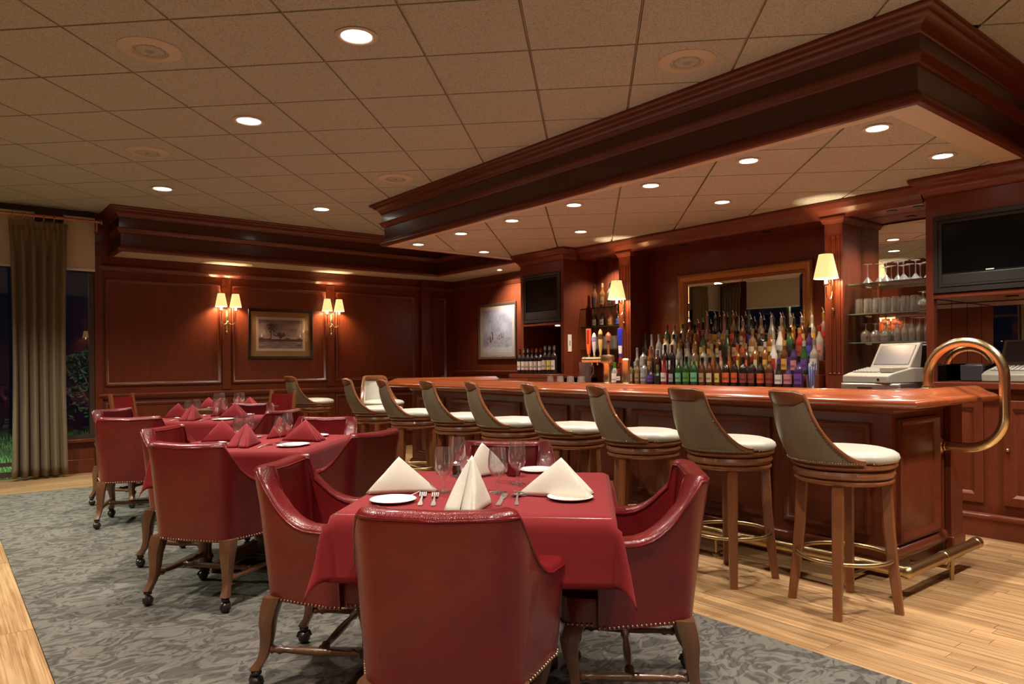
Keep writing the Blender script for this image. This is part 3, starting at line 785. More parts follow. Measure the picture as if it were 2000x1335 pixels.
# ------------------------------------------------------------------ TV cabinets
def tv_cabinet(name_lab, ya, yb, zt0, zt1, shelf, counter, tv_lab, tvy0, tvy1, bead=True, xb=TX):
    t = thing('tv_cabinet', name_lab, 'cabinet')
    x0, x1 = TX, GX - .004
    w = .05
    MB().box(x0, ya, 0, x1, ya + w, 2.424).obj('side_panel', M['mahogany'], t)
    MB().box(x0, yb - w, 0, x1, yb, 2.424).obj('side_panel', M['mahogany'], t)
    MB().box(x0 + .001, ya + w, zt1, x1, yb - w, 2.424).obj('top_panel', M['mahogany'], t)
    MB().box(x0, ya + w, zt0 - .035, x1 - .16, yb - w, zt0 - .002).obj('tv_shelf', M['mahogany_h'], t, bev=.003)
    MB().box(x1 - .15, ya + w, counter, x1 - .14, yb - w, zt1).obj('back_board', M['mahogany'], t)
    if bead:
        n = 6
        for k in range(n):
            a = ya + w + (yb - ya - 2 * w) * k / n
            MB().frame(lambda u, v, nn: (x1 - .151 - nn, u, v), a, counter + .004, a + (yb - ya - 2 * w) / n, zt0 - .037, [(0, 0), (.004, .006)], True).obj('bead_board', M['mahogany'], t, ang=0)
    MB().box(xb - .045 if xb == TX else xb, ya - .001, counter - .045, x1 - .16, yb + .001, counter).obj('counter', M['mahogany_h'], t, bev=.006)
    MB().box(xb + .001, ya + w if xb == TX else ya, .0, x1 - .01, yb - w if xb == TX else yb, counter - .046).obj('lower_cabinet', M['mahogany'], t)
    PT = lambda u, v, n: (xb - n, u, v)
    MB().sweep([(xb, ya), (xb, yb)], [(-.02, 0), (.018, 0), (.018, .125), (.024, .130), (.024, .152), (.006, .168), (-.02, .168)]).obj('base_board', M['mahogany_h'], t, ang=50)
    n = max(1, round((yb - ya) / .45))
    for k in range(n):
        a = ya + (yb - ya) * k / n + .06; b = ya + (yb - ya) * (k + 1) / n - .06
        d = MB().frame(PT, a, .24, b, counter - .12, [(0, 0), (0, .018), (.004, .02), (.055, .02), (.062, .012), (.075, .004), (.08, .004), (.11, .014)], True).obj('door', M['mahogany'], t, ang=25)
        MB().ball((xb - .03, b - .03, .62), .012, 10, 6).obj('knob', M['brass_old'], d)
    # television
    v = thing('television', tv_lab, 'television')
    PV = lambda u, vv, n: (x0 - n, u, vv)
    z0, z1 = zt0 + .004, zt1 - .004
    MB().frame(PV, tvy0, z0, tvy1, z1, [(0, -.30), (0, .012), (.028, .016), (.032, .004), (.040, .004), (.042, .010), (.055, .010)]).obj('casing', M['tvgrey'], v, ang=30)
    MB().frame(PV, tvy0 + .055, z0 + .13, tvy1 - .055, z1 - .055, [(-.0, .010), (.0, .004), (.01, .002)], True).obj('screen', M['screen'], v, ang=0)
    MB().frame(PV, tvy0 + .055, z0 + .055, tvy1 - .055, z0 + .13, [(0, .008), (.004, .010)], True).obj('speaker_strip', M['tvgrey'], v, ang=0)
    yc = (tvy0 + tvy1) / 2
    if tvy1 - tvy0 > .8: MB().frame(PV, 1.795, z0 + .138, 1.845, z0 + .146, [(0, .002), (0, .006)], True).obj('badge', M['white'], v, ang=0)
    return t
tvl = tv_cabinet('tall mahogany cabinet holding the small television beside the goose picture', 6.147, 6.931, 1.715, 2.30, 0, 1.10, 'small dark television in the cabinet beside the goose picture', 6.20, 6.878, xb=5.50)
tvr = tv_cabinet('tall mahogany cabinet holding the large television at the right edge', .95, 2.233, 1.715, 2.275, 0, 1.075, 'large dark television in the cabinet at the right edge', 1.005, 2.178, bead=False)
for t, y0, y1, e in ((tvl, 6.147, 6.931, True), (tvr, .95, 2.233, False)):
    path = [(5.90, y0), (TX, y0), (TX, y1), (GX - .01, y1)] if e else [(TX, y0), (TX, y1), (5.90, y1)]
    MB().sweep(path, CROWN).obj('crown_moulding', M['mahogany_h'], t, ang=50)
    MB().box(TX + .002, y0 + .002, 2.425, GX - .01, y1 - .002, 2.556).obj('top_board', M['mahogany'], t)
MB().box(6.30, 1.005, 1.08, 6.315, 2.176, 1.674).obj('niche_mirror', M['mirror'], tvr, ang=0)
for xa, xb_ in ((5.735, 5.995), (6.005, 6.295)):
    MB().box(xa, 2.172, 1.08, xb_, 2.1825, 1.674).obj('side_mirror', M['mirror'], tvr, ang=0)
MB().lathe([(.030, 0), (.040, -.001), (.041, -.006), (.028, -.008), (.002, -.004)], 20).obj('recessed_light', M['black'], tvr, (5.9, 1.75, 1.679))
MB().lathe([(.022, 0), (.030, -.001), (.030, -.005), (.020, -.006), (.002, -.003)], 20).obj('recessed_light', M['bulb'], tvl, (5.85, 6.42, 1.679))
sw = thing('switch_plate', 'white upright switch plate on the side of the small television cabinet', 'switch plate')
MB().box(5.755, 6.138, 1.36, 5.815, 6.1465, 1.56).obj('plate', M['white'], sw, bev=.003)
MB().box(5.778, 6.134, 1.43, 5.792, 6.138, 1.49).obj('toggle', M['ivory'], sw)

# ------------------------------------------------------------------ pictures
def print_mesh(P, u0, v0, u1, v1, n, nu, nv, fn):
    mb = MB().grid(nu, nv, lambda a, b: P(u0 + (u1 - u0) * a, v0 + (v1 - v0) * b, n))
    me = bpy.data.meshes.new('print'); me.from_pydata(mb.v, [], mb.f)
    at = me.color_attributes.new('print', 'FLOAT_COLOR', 'POINT')
    k = 0
    for i in range(nu + 1):
        for j in range(nv + 1):
            at.data[k].color = fn(i / nu, j / nv); k += 1
    return me
def mixc(a, b, t):
    t = max(0, min(1, t)); return tuple(x + (y - x) * t for x, y in zip(a, b))
def landscape(a, b):
    sky = mixc(C(178, 158, 158), C(112, 100, 112), b * 1.1 - .2 + .5 * noise.noise((a * 4, b * 7, 1)))
    c = sky
    if b < .30: c = mixc(C(160, 140, 138), C(88, 72, 78), .5 + .9 * noise.noise((a * 6, b * 30, 3)))
    if abs(b - .27) < .018: c = C(62, 46, 50)
    if b > .27 and b < .33 + .10 * max(0, noise.noise((a * 7, 0, 5))) + .10 * max(0, .25 - a): c = mixc(C(78, 60, 64), C(110, 92, 92), noise.noise((a * 30, b * 30, 2)))
    for tx, tb, h, w in ((.27, .33, .55, .13), (.49, .22, .33, .14)):
        if abs(a - tx - .03 * (b - .4)) < .012 and tb < b < tb + h * .7: c = C(70, 48, 50)
        d = math.hypot((a - tx) / w, (b - tb - h * .75) / (h * .32))
        if d + .9 * noise.noise((a * 22, b * 14, 7)) < .75: c = mixc(C(66, 46, 50), C(98, 78, 82), .5 + noise.noise((a * 40, b * 40, 1)))
    return c
def geese(a, b):
    a = 1 - a
    c = mixc(C(188, 184, 196), C(150, 146, 162), .5 + noise.noise((a * 3.5, b * 3.5, 4)) + .4 * noise.noise((a * 14, b * 10, 9)))
    if b < .12 + .04 * noise.noise((a * 9, 1, 1)): c = mixc(c, C(214, 208, 208), .6)
    if .2 < b < .34: c = mixc(c, C(120, 114, 122), .5 * max(0, noise.noise((a * 6, b * 26, 2)) + .35))
    for gx_, gy_, s in ((.26, .30, 1.0), (.20, .24, .8), (.58, .34, .55), (.66, .36, .5), (.52, .33, .45)):
        if math.hypot((a - gx_) / (.10 * s), (b - gy_) / (.075 * s)) < 1: c = mixc(C(98, 82, 72), C(196, 186, 178), .5 + 1.2 * noise.noise((a * 30, b * 30, 6)))
        if abs(a - gx_ - .07 * s - .02 * math.sin((b - gy_) * 20)) < .016 * s and gy_ < b < gy_ + .19 * s: c = C(52, 44, 46)
    return c
def picture(P, u0, v0, u1, v1, fw, m1, c1, m2, c2, fn, lab, frame_mat):
    t = thing('framed_picture', lab, 'picture')
    MB().frame(P, u0, v0, u1, v1, [(0, .001), (0, .022), (.006, .028), (fw * .6, .022), (fw * .8, .016), (fw, .014), (fw, .006)]).obj('frame', frame_mat, t, ang=40)
    a = fw - .004
    MB().frame(P, u0 + a, v0 + a, u1 - a, v1 - a, [(0, .006), (m1, .006)], False).obj('mat_border', flat(c1, .8), t, ang=0)
    b = fw + m1 - .004
    MB().frame(P, u0 + b, v0 + b, u1 - b, v1 - b, [(0, .007), (m2, .007)], False).obj('mat_border', flat(c2, .8), t, ang=0)
    d = b + m2
    place('print', print_mesh(P, u0 + d, v0 + d, u1 - d, v1 - d, .006, 90, 66, fn), M['print'], t)
    MB().frame(P, u0 + a, v0 + a, u1 - a, v1 - a, [(0, .011), (.001, .011)], True).obj('glazing', M['pic_glass'], t, ang=0)
picture(PF, 3.245, 1.315, 4.140, 1.985, .035, .075, C(150, 118, 74), .035, C(196, 178, 156), landscape, 'framed landscape print with two trees on the panelled far wall', flat((.020, .014, .010, 1), .25))
picture(PG, 7.97, 1.29, 8.88, 2.115, .038, .018, C(196, 186, 172), .05, C(188, 178, 164), geese, 'framed upright print of geese beside the small television cabinet', flat((.10, .055, .035, 1), .35))

# ------------------------------------------------------------------ wall lamps
def shade_part(t, c, r0, r1, h, lamp=True, w=SCONCE_W):
    sh = MB().loft([[(c[0] + r * math.cos(2 * PI * j / 20), c[1] + r * math.sin(2 * PI * j / 20), c[2] + z) for j in range(20)] for r, z in
                    ((r0, 0), (r1, h), (r1 - .003, h), (r0 - .003, 0))], True, False, True).obj('lamp_shade', M['shade'], t, ang=60)
    MB().lathe([(.012, -.045), (.012, .02), (.004, .022)], 12, c).obj('candle_sleeve', M['bulb'], t)
    MB().lathe([(.004, -.062), (.022, -.055), (.026, -.045), (.012, -.045)], 14, c).obj('drip_cup', M['brass'], t)
    MB().lathe([(.004, .02), (.012, .032), (.013, .045), (.006, .065), (.001, .075)], 10, c).obj('bulb', M['bulb'], t)
    if lamp: point('sconce_lamp', (c[0], c[1], c[2] + .045), w, t, .022, (1, .72, .42))
def double_sconce(x, y, lab, d=-1, axis='y'):
    t = thing('wall_sconce', lab, 'wall lamp', (x, y, 1.80), 0 if axis == 'y' else R(90) * (-1 if d < 0 else 1))
    MB().lathe([(.004, -.15), (.014, -.14), (.018, -.13), (.010, -.115), (.014, -.10), (.028, -.06), (.028, .06), (.014, .09), (.010, .12), (.003, .14)], 14, (0, -.022, 0)).obj('back_plate', M['brass'], t)
    for s in (-1, 1):
        p = [(0, -.03, -.05)]
        for k in range(9):
            a = PI + PI * k / 8
            p.append((s * (.045 + .045 * math.cos(a)), -.05 - .045 * k / 8, .02 + .06 * math.sin(a)))
        p.append((s * .09, -.095, .12))
        MB().tube(p, .006, 8).obj('arm', M['brass'], t)
        shade_part(t, (s * .09, -.095, .185), .075, .043, .17)
    return t
double_sconce(2.968, WY - .004, 'brass double sconce with two lit cream shades left of the landscape print')
double_sconce(4.415, WY - .004, 'brass double sconce with two lit cream shades right of the landscape print')
for k, (x, y, rz) in enumerate(((XL + .004, 6.0, 90), (XL + .004, 2.2, 90), (.6, YB + .004, 180), (3.2, YB + .004, 180), (5.6, YB + .004, 180))):  # rear wall sconces are added out of view to brighten the ceiling
    t = double_sconce(x, y, ('brass double sconce on the left wall near the window', 'brass double sconce on the left wall behind the camera', 'added fill sconce at the left of the rear wall', 'added fill sconce at the middle of the rear wall', 'added fill sconce at the right of the rear wall')[k])
    t.rotation_euler = (0, 0, R(rz))
def bar_sconce(y, lab):
    t = thing('bar_sconce', lab, 'wall lamp', (5.900, y, 1.78))
    p = []
    for k in range(15):        # scroll
        a = -.5 * PI + 1.7 * PI * k / 14
        p.append((-.012 - .055 * (1 + math.cos(a)) * .5, 0, .16 + .075 * math.sin(a)))
    MB().tube(p, .006, 8, up=(0, 1, 0)).obj('scroll', M['brass'], t)
    MB().tube([(-.012, 0, .22), (-.012, 0, -.10)], .007, 8).ball((-.012, 0, -.115), .014, 10, 6).tube([(-.012, 0, -.12), (-.012, 0, -.17)], [.006, .003], 8).obj('stem', M['brass'], t)
    q = [(-.012, 0, .02)]
    for k in range(9):
        a = PI * 2 - PI * k / 8
        q.append((-.075 + .05 * math.cos(a), 0, .03 + .07 * math.sin(a)))
    q.append((-.125, 0, .07))
    MB().tube(q, .006, 8, up=(0, 1, 0)).obj('arm', M['brass'], t)
    shade_part(t, (-.125, 0, .135), .098, .055, .20)
bar_sconce(5.385, 'single brass sconce with lit shade on the pilaster beside the bottle alcove')
bar_sconce(3.035, 'single brass sconce with lit shade on the pilaster beside the glass shelves')
# ------------------------------------------------------------------ leather armchairs
def chair_path():
    pts = [(.314, y, .998, -.06) for y in (.105, .09, .06)]
    pts += [(.314 - .076 * ((.06 - y) / .24) ** 1.15, y, .96, -.28) for y in (.02, -.03, -.07, -.10, -.13, -.155)]
    n = 8
    for k in range(1, n + 1):
        a = (PI / 2) * k / n
        pts.append((.143 + .094 * math.cos(a), -.166 - .094 * math.sin(a), math.cos(a), -math.sin(a)))
    for x in (.11, .075, .04, .0): pts.append((x, -.260 - .005 * (1 - x / .15), 0, -1))
    return pts + [(-x, y, -nx, ny) for x, y, nx, ny in pts[-2::-1]]
def chair_h(i, P):
    # height of the top edge from the distance to the back corner
    n = len(P); k = j = i if i < n / 2 else n - 1 - i
    if P[j][1] < -.225: return .845 - .008 * (1 - min(1, abs(P[j][0]) / .24))
    d = 0
    while P[k][1] >= -.225:
        d += math.dist(P[k][:2], P[k + 1][:2]); k += 1
    u = min(1, d / .25)
    return .637 + .206 * (1 - u) ** 2.2
def chair_shell():
    P = chair_path(); rings = []; top_out = []; top_in = []
    for i, (x, y, nx, ny) in enumerate(P):
        h = chair_h(i, P); back = max(0, -ny)
        th = .088 - .022 * back
        def o(z): return (-.022 + .050 * (z - .335) / .5) if back > .3 else (-.012 + .020 * (z - .335) / .3)
        k = min(1, back)
        of = lambda z: (1 - k) * (-.012 + .022 * min(1, (z - .335) / .3)) + k * (-.040 + .058 * (z - .335) / .5)
        sc = [(of(.335), .335), (of(.42), .42), (of(.54), .54), (of((.54 + h) / 2), (.54 + h) / 2), (of(h) + .002, h - .034), (of(h) + .003, h - .016), (of(h) - .006, h - .004), (of(h) - .018, h),
              (of(h) - th + .018, h), (of(h) - th + .006, h - .004), (of(h) - th, h - .016), (of(h) - th, h - .04), (of(.55) - th, .54), (of(.44) - th, .42)]
        rings.append([(x + nx * q, y + ny * q, z) for q, z in sc])
        q = of(h); top_out.append((x + nx * (q + .002), y + ny * (q + .002), h - .020)); top_in.append((x + nx * (q - th), y + ny * (q - th), h - .020))
    mb = MB().loft(rings, True, True)
    return mb, top_out, top_in, P, rings
def chair_piping():
    _, a, b, P, rings = chair_shell()
    mb = MB().tube(a, .0045, 6).tube(b, .0045, 6)
    for r in (rings[0], rings[-1]):
        mb.tube([(p[0], p[1] + .001, p[2]) for p in r], .004, 6, True, up=(0, 1, 0))
    return mb
def rbox(x0, y0, z0, x1, y1, z1, r):
    """box with rounded top and sides"""
    rings = []
    for i, z, q in ((0, z0, r * .3), (1, z0 + r * .5, 0), (2, z1 - r, 0), (3, z1 - r * .3, r * .3), (4, z1, r)):
        w = []
        X0, X1, Y0_, Y1_ = x0 + q, x1 - q, y0 + q, y1 - q
        c = r * 1.2
        for cx, cy, a0 in ((X1 - c, Y1_ - c, 0), (X0 + c, Y1_ - c, 90), (X0 + c, Y0_ + c, 180), (X1 - c, Y0_ + c, 270)):
            for k in range(4):
                a = R(a0 + 30 * k); w.append((cx + c * math.cos(a), cy + c * math.sin(a), z))
        rings.append(w)
    return MB().loft(rings)
def chair_seat():
    mb = rbox(-.228, -.165, .415, .228, .225, .482, .028)
    v = [(x, y, z + (.012 * (1 - (x / .23) ** 2) * (1 - ((y - .03) / .2) ** 2) if z > .47 else 0)) for x, y, z in mb.v]
    mb.v = v
    return mb
def skirt_z(x, y): return .345 + .014 * math.cos(x * 16) - .004
def chair_rail():
    P = [(.222, -.12), (.284, .12), (.282, .19), (.262, .225), (.2, .24), (.12, .246), (.05, .248)]
    P = P + [(0, .248)] + [(-x, y) for x, y in P[::-1]]
    P = P + [(-.16, -.19), (.16, -.19)]
    rings = []
    for z, q in ((0, 0), (.03, .004), (.075, .004), (.088, -.004)):
        rings.append([(x * (1 + q), y * (1 + q), (skirt_z(x, y) + z) if z < .05 else .345 + z) for x, y in P])
    return MB().loft(rings)
def chair_nails():
    mb = MB(); P = chair_path()
    line = [(x + nx * (-.009 - .028 * max(0, -ny)), y + ny * (-.009 - .028 * max(0, -ny)), .343) for x, y, nx, ny in P]
    front = [(.288, .13), (.284, .19), (.264, .228), (.2, .243), (.1, .249), (0, .251), (-.1, .249), (-.2, .243), (-.264, .228), (-.284, .19), (-.288, .13)]
    front = [(x, y, skirt_z(x, y) + .008) for x, y in front]
    for L in (line, front):
        acc = 0
        for a, b in zip(L[:-1], L[1:]):
            d = math.dist(a, b)
            while acc < d:
                t = acc / d
                mb.ball([p + (q - p) * t for p, q in zip(a, b)], .0055, 6, 3)
                acc += .0165
            acc -= d
    return mb
def leg_loft(prof, dx, dy):
    rings = []
    for z, off, w in prof:
        cx, cy = dx * off, dy * off
        r = []
        for k in range(12):
            a = 2 * PI * k / 12 + PI / 12; q = 1 / max(abs(math.cos(a)), abs(math.sin(a))) ** .6
            r.append((cx + w * .5 * q * math.cos(a), cy + w * .5 * q * math.sin(a), z))
        rings.append(r)
    return MB().loft(rings)
FRONT_LEG = [(.350, 0, .072), (.325, .010, .076), (.285, .030, .070), (.235, .028, .054), (.180, .012, .042), (.130, .004, .036), (.100, .010, .036), (.085, .024, .044), (.074, .026, .046), (.070, .024, .030)]
REAR_LEG = [(.350, 0, .072), (.315, .012, .070), (.260, .024, .060), (.200, .026, .049), (.150, .032, .041), (.115, .045, .037), (.092, .062, .040), (.078, .070, .044), (.070, .068, .030)]
def caster_mb():
    return MB().lathe([(.016, .072), (.020, .068), (.020, .060), (.010, .056), (.008, .046)], 12).ball((0, 0, .0275), .0275, 14, 8).tube([(-.030, 0, .030), (-.024, 0, .05), (0, 0, .058), (.024, 0, .05), (.030, 0, .030)], .005, 6).lathe([(.006, -.031), (.006, .031)], 8)
def turned(p, q, r):
    P = [Vector(p) + (Vector(q) - Vector(p)) * t for t in (0, .04, .06, .1, .14, .18, .3, .4, .5, .6, .7, .82, .86, .9, .94, .96, 1)]
    rr = [r * k for k in (.7, .7, 1.25, .8, 1.3, .8, .95, 1.1, 1.15, 1.1, .95, .8, 1.3, .8, 1.25, .7, .7)]
    return MB().tube(P, rr, 10)
def armchair(x, y, rz, lab):
    t = thing('leather_armchair', lab, 'chair', (x, y, .006), R(rz), 'burgundy leather armchairs')
    L = M['leather']
    place('backrest', cached('chair_shell', lambda: chair_shell()[0], 60), L, t)
    place('piping', cached('chair_piping', chair_piping, 60), L, t)
    place('seat', cached('chair_seat', chair_seat, 60), L, t)
    place('seat_rail', cached('chair_rail', chair_rail, 60), L, t)
    o = place('nailhead_trim', cached('chair_nails', chair_nails, 60), M['nail'], t); o['kind'] = 'stuff'
    for k, (sx, sy, pr) in enumerate(((1, 1, FRONT_LEG), (-1, 1, FRONT_LEG), (1, -1, REAR_LEG), (-1, -1, REAR_LEG))):
        dx, dy = (sx * .7, sy * .7) if sy > 0 else (sx * .35, -.94)
        lx, ly = sx * (.228 if sy > 0 else .205), (.185 if sy > 0 else -.185)
        leg = place('leg', cached(f'cab{k}', lambda: leg_loft(pr, dx, dy), 50), M['leg_wood'], t, (lx, ly, 0))
        off = pr[-1][1]
        place('caster', cached('caster', caster_mb, 50), M['caster'], leg, (dx * off, dy * off, 0), R(40 * k))
    for sx in (-1, 1):
        place('stretcher', cached(f'stretch{sx}', lambda: turned((sx * .215, -.215, .15), (sx * .235, .19, .15), .014), 50), M['leg_wood'], t)
    place('stretcher', cached('stretchc', lambda: turned((-.225, 0, .15), (.225, 0, .15), .014), 50), M['leg_wood'], t)
    return t
CH = [(1.222, 1.809, -45, 'leather armchair nearest the camera, its back to us at the front table'),
      (1.286, 2.739, -135, 'leather armchair at the left side of the front table with white napkins'),
      (2.020, 1.845, 45, 'bright red leather armchair at the right side of the front table'),
      (2.060, 2.668, 135, 'leather armchair on the far side of the front table, only its back top showing'),
      (1.185, 4.035, -53, 'leather armchair with its back to us at the middle table'),
      (1.315, 4.858, -135, 'leather armchair at the left side of the middle table'),
      (1.895, 3.985, 25, 'leather armchair at the right side of the middle table, turned toward it'),
      (2.108, 4.890, 135, 'leather armchair on the far side of the middle table'),
      (1.260, 6.346, -24, 'leather armchair with its back to us at the third table'),
      (1.410, 7.230, -145, 'leather armchair at the far left of the third table near the curtain'),
      (2.235, 6.290, 28, 'leather armchair at the right side of the third table'),
      (2.375, 7.190, 145, 'leather armchair on the far side of the third table')]
for a in CH: armchair(*a)

# ------------------------------------------------------------------ bar stools
SR = .245
def stool_h(f):
    f = abs(f)
    if f < 44: return 1.058
    u = min(1, (f - 44) / 39)
    return .750 + .308 * (1 - u) ** 2.5
def stool_pt(f, z, dr=0):
    a = R(f); t = max(0, (z - .74) / .32)
    r = SR + .010 + dr
    lean = .105 * (1 - (1 - min(1, t)) ** 2.0)
    k = 1 - .14 * t
    return (r * math.sin(a) * k, -r * math.cos(a) * (1 - .06 * t) - lean, z)
FS = [-83 + 166 * i / 44 for i in range(45)]
def stool_back(): return MB().grid(44, 12, lambda a, b: stool_pt(-83 + 166 * a, .738 + (stool_h(-83 + 166 * a) - .738) * b))
def stool_pad():
    def fn(a, b):
        f = -81 + 162 * a; h = stool_h(f) - .012
        p = stool_pt(f, .742 + (h - .742) * b, -.016 - .030 * math.sin(PI * min(1, max(0, b))) ** .7 * min(1, (h - .74) / .1))
        return p
    return MB().grid(44, 12, fn)
def stool_frame():
    rings = []
    for f in FS:
        h = stool_h(f); c = Vector(stool_pt(f, h, -.012)); o = Vector((math.sin(R(f)), -math.cos(R(f)), 0))
        top = max(0, 1 - max(0, abs(f) - 30) / 14)
        w = .021 + .004 * top; zz = .013 + .014 * top
        rings.append([c + o * (w + .010 * top) + Vector((0, 0, .3 * zz)), c + o * (w * .9 + .012 * top) + Vector((0, 0, zz)), c + o * (w * .3) + Vector((0, 0, zz * 1.3)), c - o * w * .7 + Vector((0, 0, zz * .9)),
                      c - o * w + Vector((0, 0, -.2 * zz)), c - o * w * .8 + Vector((0, 0, -.010 - .02 * top)), c + o * w * .75 + Vector((0, 0, -.010 - .024 * top))])
    return MB().loft(rings)
def stool_nails():
    mb = MB()
    for k in range(64):
        f = -82 + 164 * k / 63
        mb.ball(stool_pt(f, .748, .004), .0045, 6, 3)
        h = stool_h(f)
        if h - .028 > .77 and h < 1.03: mb.ball(stool_pt(f, h - .028, .003), .004, 6, 3)
    for k in range(36):
        a = R(2 + 176 * k / 35); mb.ball((SR * 1.005 * math.cos(a), SR * 1.005 * math.sin(a), .744), .0045, 6, 3)
    return mb
def stool_seat():
    rings = []
    for q, z in ((-.01, .737), (.004, .745), (.012, .760), (.006, .778), (-.012, .790), (-.05, .800), (-.13, .806), (-.241, .808)):
        r_ = []
        for j in range(48):
            a = 2 * PI * j / 48; s = math.sin(a)
            r = SR + q - (.022 if s < -.02 else (.0 if s > .10 else .022 * (.10 - s) / .12))
            r = max(.003, r)
            r_.append((r * math.cos(a), r * math.sin(a), z))
        rings.append(r_)
    return MB().loft(rings)
RING = [(r * .945, z) for r, z in ((.205, .632), (.236, .634), (.246, .642), (.246, .650), (.236, .656), (.232, .660), (.245, .668), (.252, .684), (.245, .700), (.235, .703), (.240, .708), (.254, .714), (.262, .724), (.260, .736), (.2, .7365))]
def stool(x, y, rz, lab, leg_rot=0):
    t = thing('bar_stool', lab, 'stool', (x, y, 0), R(rz), 'bar stools with curved tan backs')
    o = place('backrest', cached('stool_back', stool_back, 180), M['vinyl_tan'], t)
    place('back_pad', cached('stool_pad', stool_pad, 180), M['vinyl'], t)
    place('back_frame', cached('stool_frame', stool_frame, 40), M['walnut'], t)
    place('seat', cached('stool_seat', stool_seat, 50), M['vinyl'], t)
    place('seat_ring', cached('stool_ring', lambda: MB().lathe(RING, 48), 40), M['walnut'], t)
    o = place('nailhead_trim', cached('stool_nails', stool_nails, 60), M['nail'], t); o['kind'] = 'stuff'
    def legm():
        rings = []
        for z, d, w in ((.640, .192, .056), (.40, .205, .054), (.2, .224, .048), (0.0, .248, .040)):
            rings.append([(d + w / 2 * sx, w / 2 * sy, z) for sx, sy in ((1, .7), (.7, 1), (-.7, 1), (-1, .7), (-1, -.7), (-.7, -1), (.7, -1), (1, -.7))])
        return MB().loft(rings)
    for k in range(4):
        place('leg', cached('stool_leg', legm, 30), M['walnut'], t, None, R(45 + 90 * k + leg_rot))
    place('foot_ring', cached('stool_foot_ring', lambda: MB().tube([(.222 * math.cos(2 * PI * j / 40), .222 * math.sin(2 * PI * j / 40), .262) for j in range(40)], .011, 8, True), 60), M['brass_old'], t)
    return t
FACE = [-123, -108, -124, -124, -122, -112, -117, -115]
names = ['nearest', 'second', 'third', 'fourth', 'fifth', 'sixth', 'seventh', 'farthest']
for k, y in enumerate((1.80, 2.47, 3.12, 3.79, 4.50, 5.18, 5.95, 6.69)):
    stool(3.582, y, FACE[k], f'{names[k]} bar stool in the row along the bar front', (8 if k == 0 else (0, 12, -7, 5, -11, 9, 3, -4)[k]))
stool(4.24, 7.80, 172, 'bar stool beyond the far end of the bar, facing the camera', 5)
stool(3.78, 8.78, -95, 'bar stool standing alone before the panelled far wall', 0)

# ------------------------------------------------------------------ dining tables and cloths
def dining_table(x, y, rz, lab, side, wood_top=False):
    t = thing('dining_table', lab, 'table', (x, y, .006), R(rz))
    h = side / 2
    MB().box(-h, -h, .722, h, h, .750).obj('tabletop', M['leg_wood'], t, bev=.006)
    MB().lathe([(.16, .700), (.16, .721), (.06, .69), (.045, .64), (.040, .55), (.055, .45), (.070, .36), (.062, .28), (.045, .22), (.060, .18), (.065, .10), (.05, .07)], 20).obj('column', M['leg_wood'], t, ang=50)
    for k in range(4):
        MB().loft([[(.03 + 0, -.028, .16), (.03, .028, .16), (.03, .028, .08), (.03, -.028, .08)], [(.16, -.028, .12), (.16, .028, .12), (.16, .028, .05), (.16, -.028, .05)],
                   [(.28, -.025, .065), (.28, .025, .065), (.28, .025, .012), (.28, -.025, .012)], [(.325, -.022, .045), (.325, .022, .045), (.325, .022, 0), (.325, -.022, 0)]]).obj('foot', M['leg_wood'], t, None, R(45 + 90 * k), bev=.006)
    return t
def tablecloth(x, y, rz, lab, side, over, seed):
    h = side / 2 + .004; L = h + over; n = 64
    def f1(s):
        a = max(0, abs(s) - h); return a, (1 if s > 0 else -1)
    def fn(a, b):
        s = (2 * a - 1) * L; t = (2 * b - 1) * L
        da, sa = f1(s); db, sb = f1(t)
        cx = max(-h, min(h, s)); cy = max(-h, min(h, t))
        z = .7535
        if da == 0 and db == 0:
            e = max(abs(s), abs(t)); r = .016
            if e > h - r: z -= r - math.sqrt(max(0, r * r - (e - h + r) ** 2))
            return (s, t, z)
        d = math.hypot(da, db); th = math.atan2(db, da)
        z -= .016
        k = math.sin(2 * th) if da > 0 and db > 0 else 0
        flare = .006 + d * (.06 + .20 * k)
        wave = .010 * (d / over) * (noise.noise((s * 6 + seed, t * 6, seed)))
        z -= d * (.985 - .12 * k)
        if da > 0 and db > 0:
            q = flare * .85 + wave
            ox, oy = sa * math.cos(th) * q * 1.0, sb * math.sin(th) * q
            ox += sa * .012 * k; oy += sb * .012 * k
        else:
            ox, oy = (sa * (flare + wave), 0) if da > 0 else (0, sb * (flare + wave))
        return (cx + ox, cy + oy, max(.10, z))
    o = MB().grid(n, n, fn).obj('tablecloth', M['cloth'], None, (x, y, .006), R(rz), ang=180)
    s = o.modifiers.new('thick', 'SOLIDIFY'); s.thickness = .0025; s.offset = 1
    tag(o, lab, 'tablecloth')
T1 = E(-.387, 2.70); T2 = E(-2.03, 4.29); T3 = E(-3.46, 6.17); T4 = (2.60, 8.36)
dining_table(*T1, 45, 'square pedestal table in front, under the cloth with white napkins', .90)
tablecloth(*T1, 45, 'burgundy tablecloth on the front table with white napkins', .90, .205, 1.3)
dining_table(*T2, 45, 'square pedestal table in the middle under a burgundy cloth', .87)
tablecloth(*T2, 45, 'burgundy tablecloth on the middle table with red napkins', .87, .205, 4.7)
dining_table(*T3, 45, 'square pedestal table third from the front under a burgundy cloth', .84)
tablecloth(*T3, 45, 'burgundy tablecloth on the third table nearer the curtain', .84, .205, 8.1)
dining_table(*T4, 45, 'bare wooden table by the far wall set with red napkins', .80)

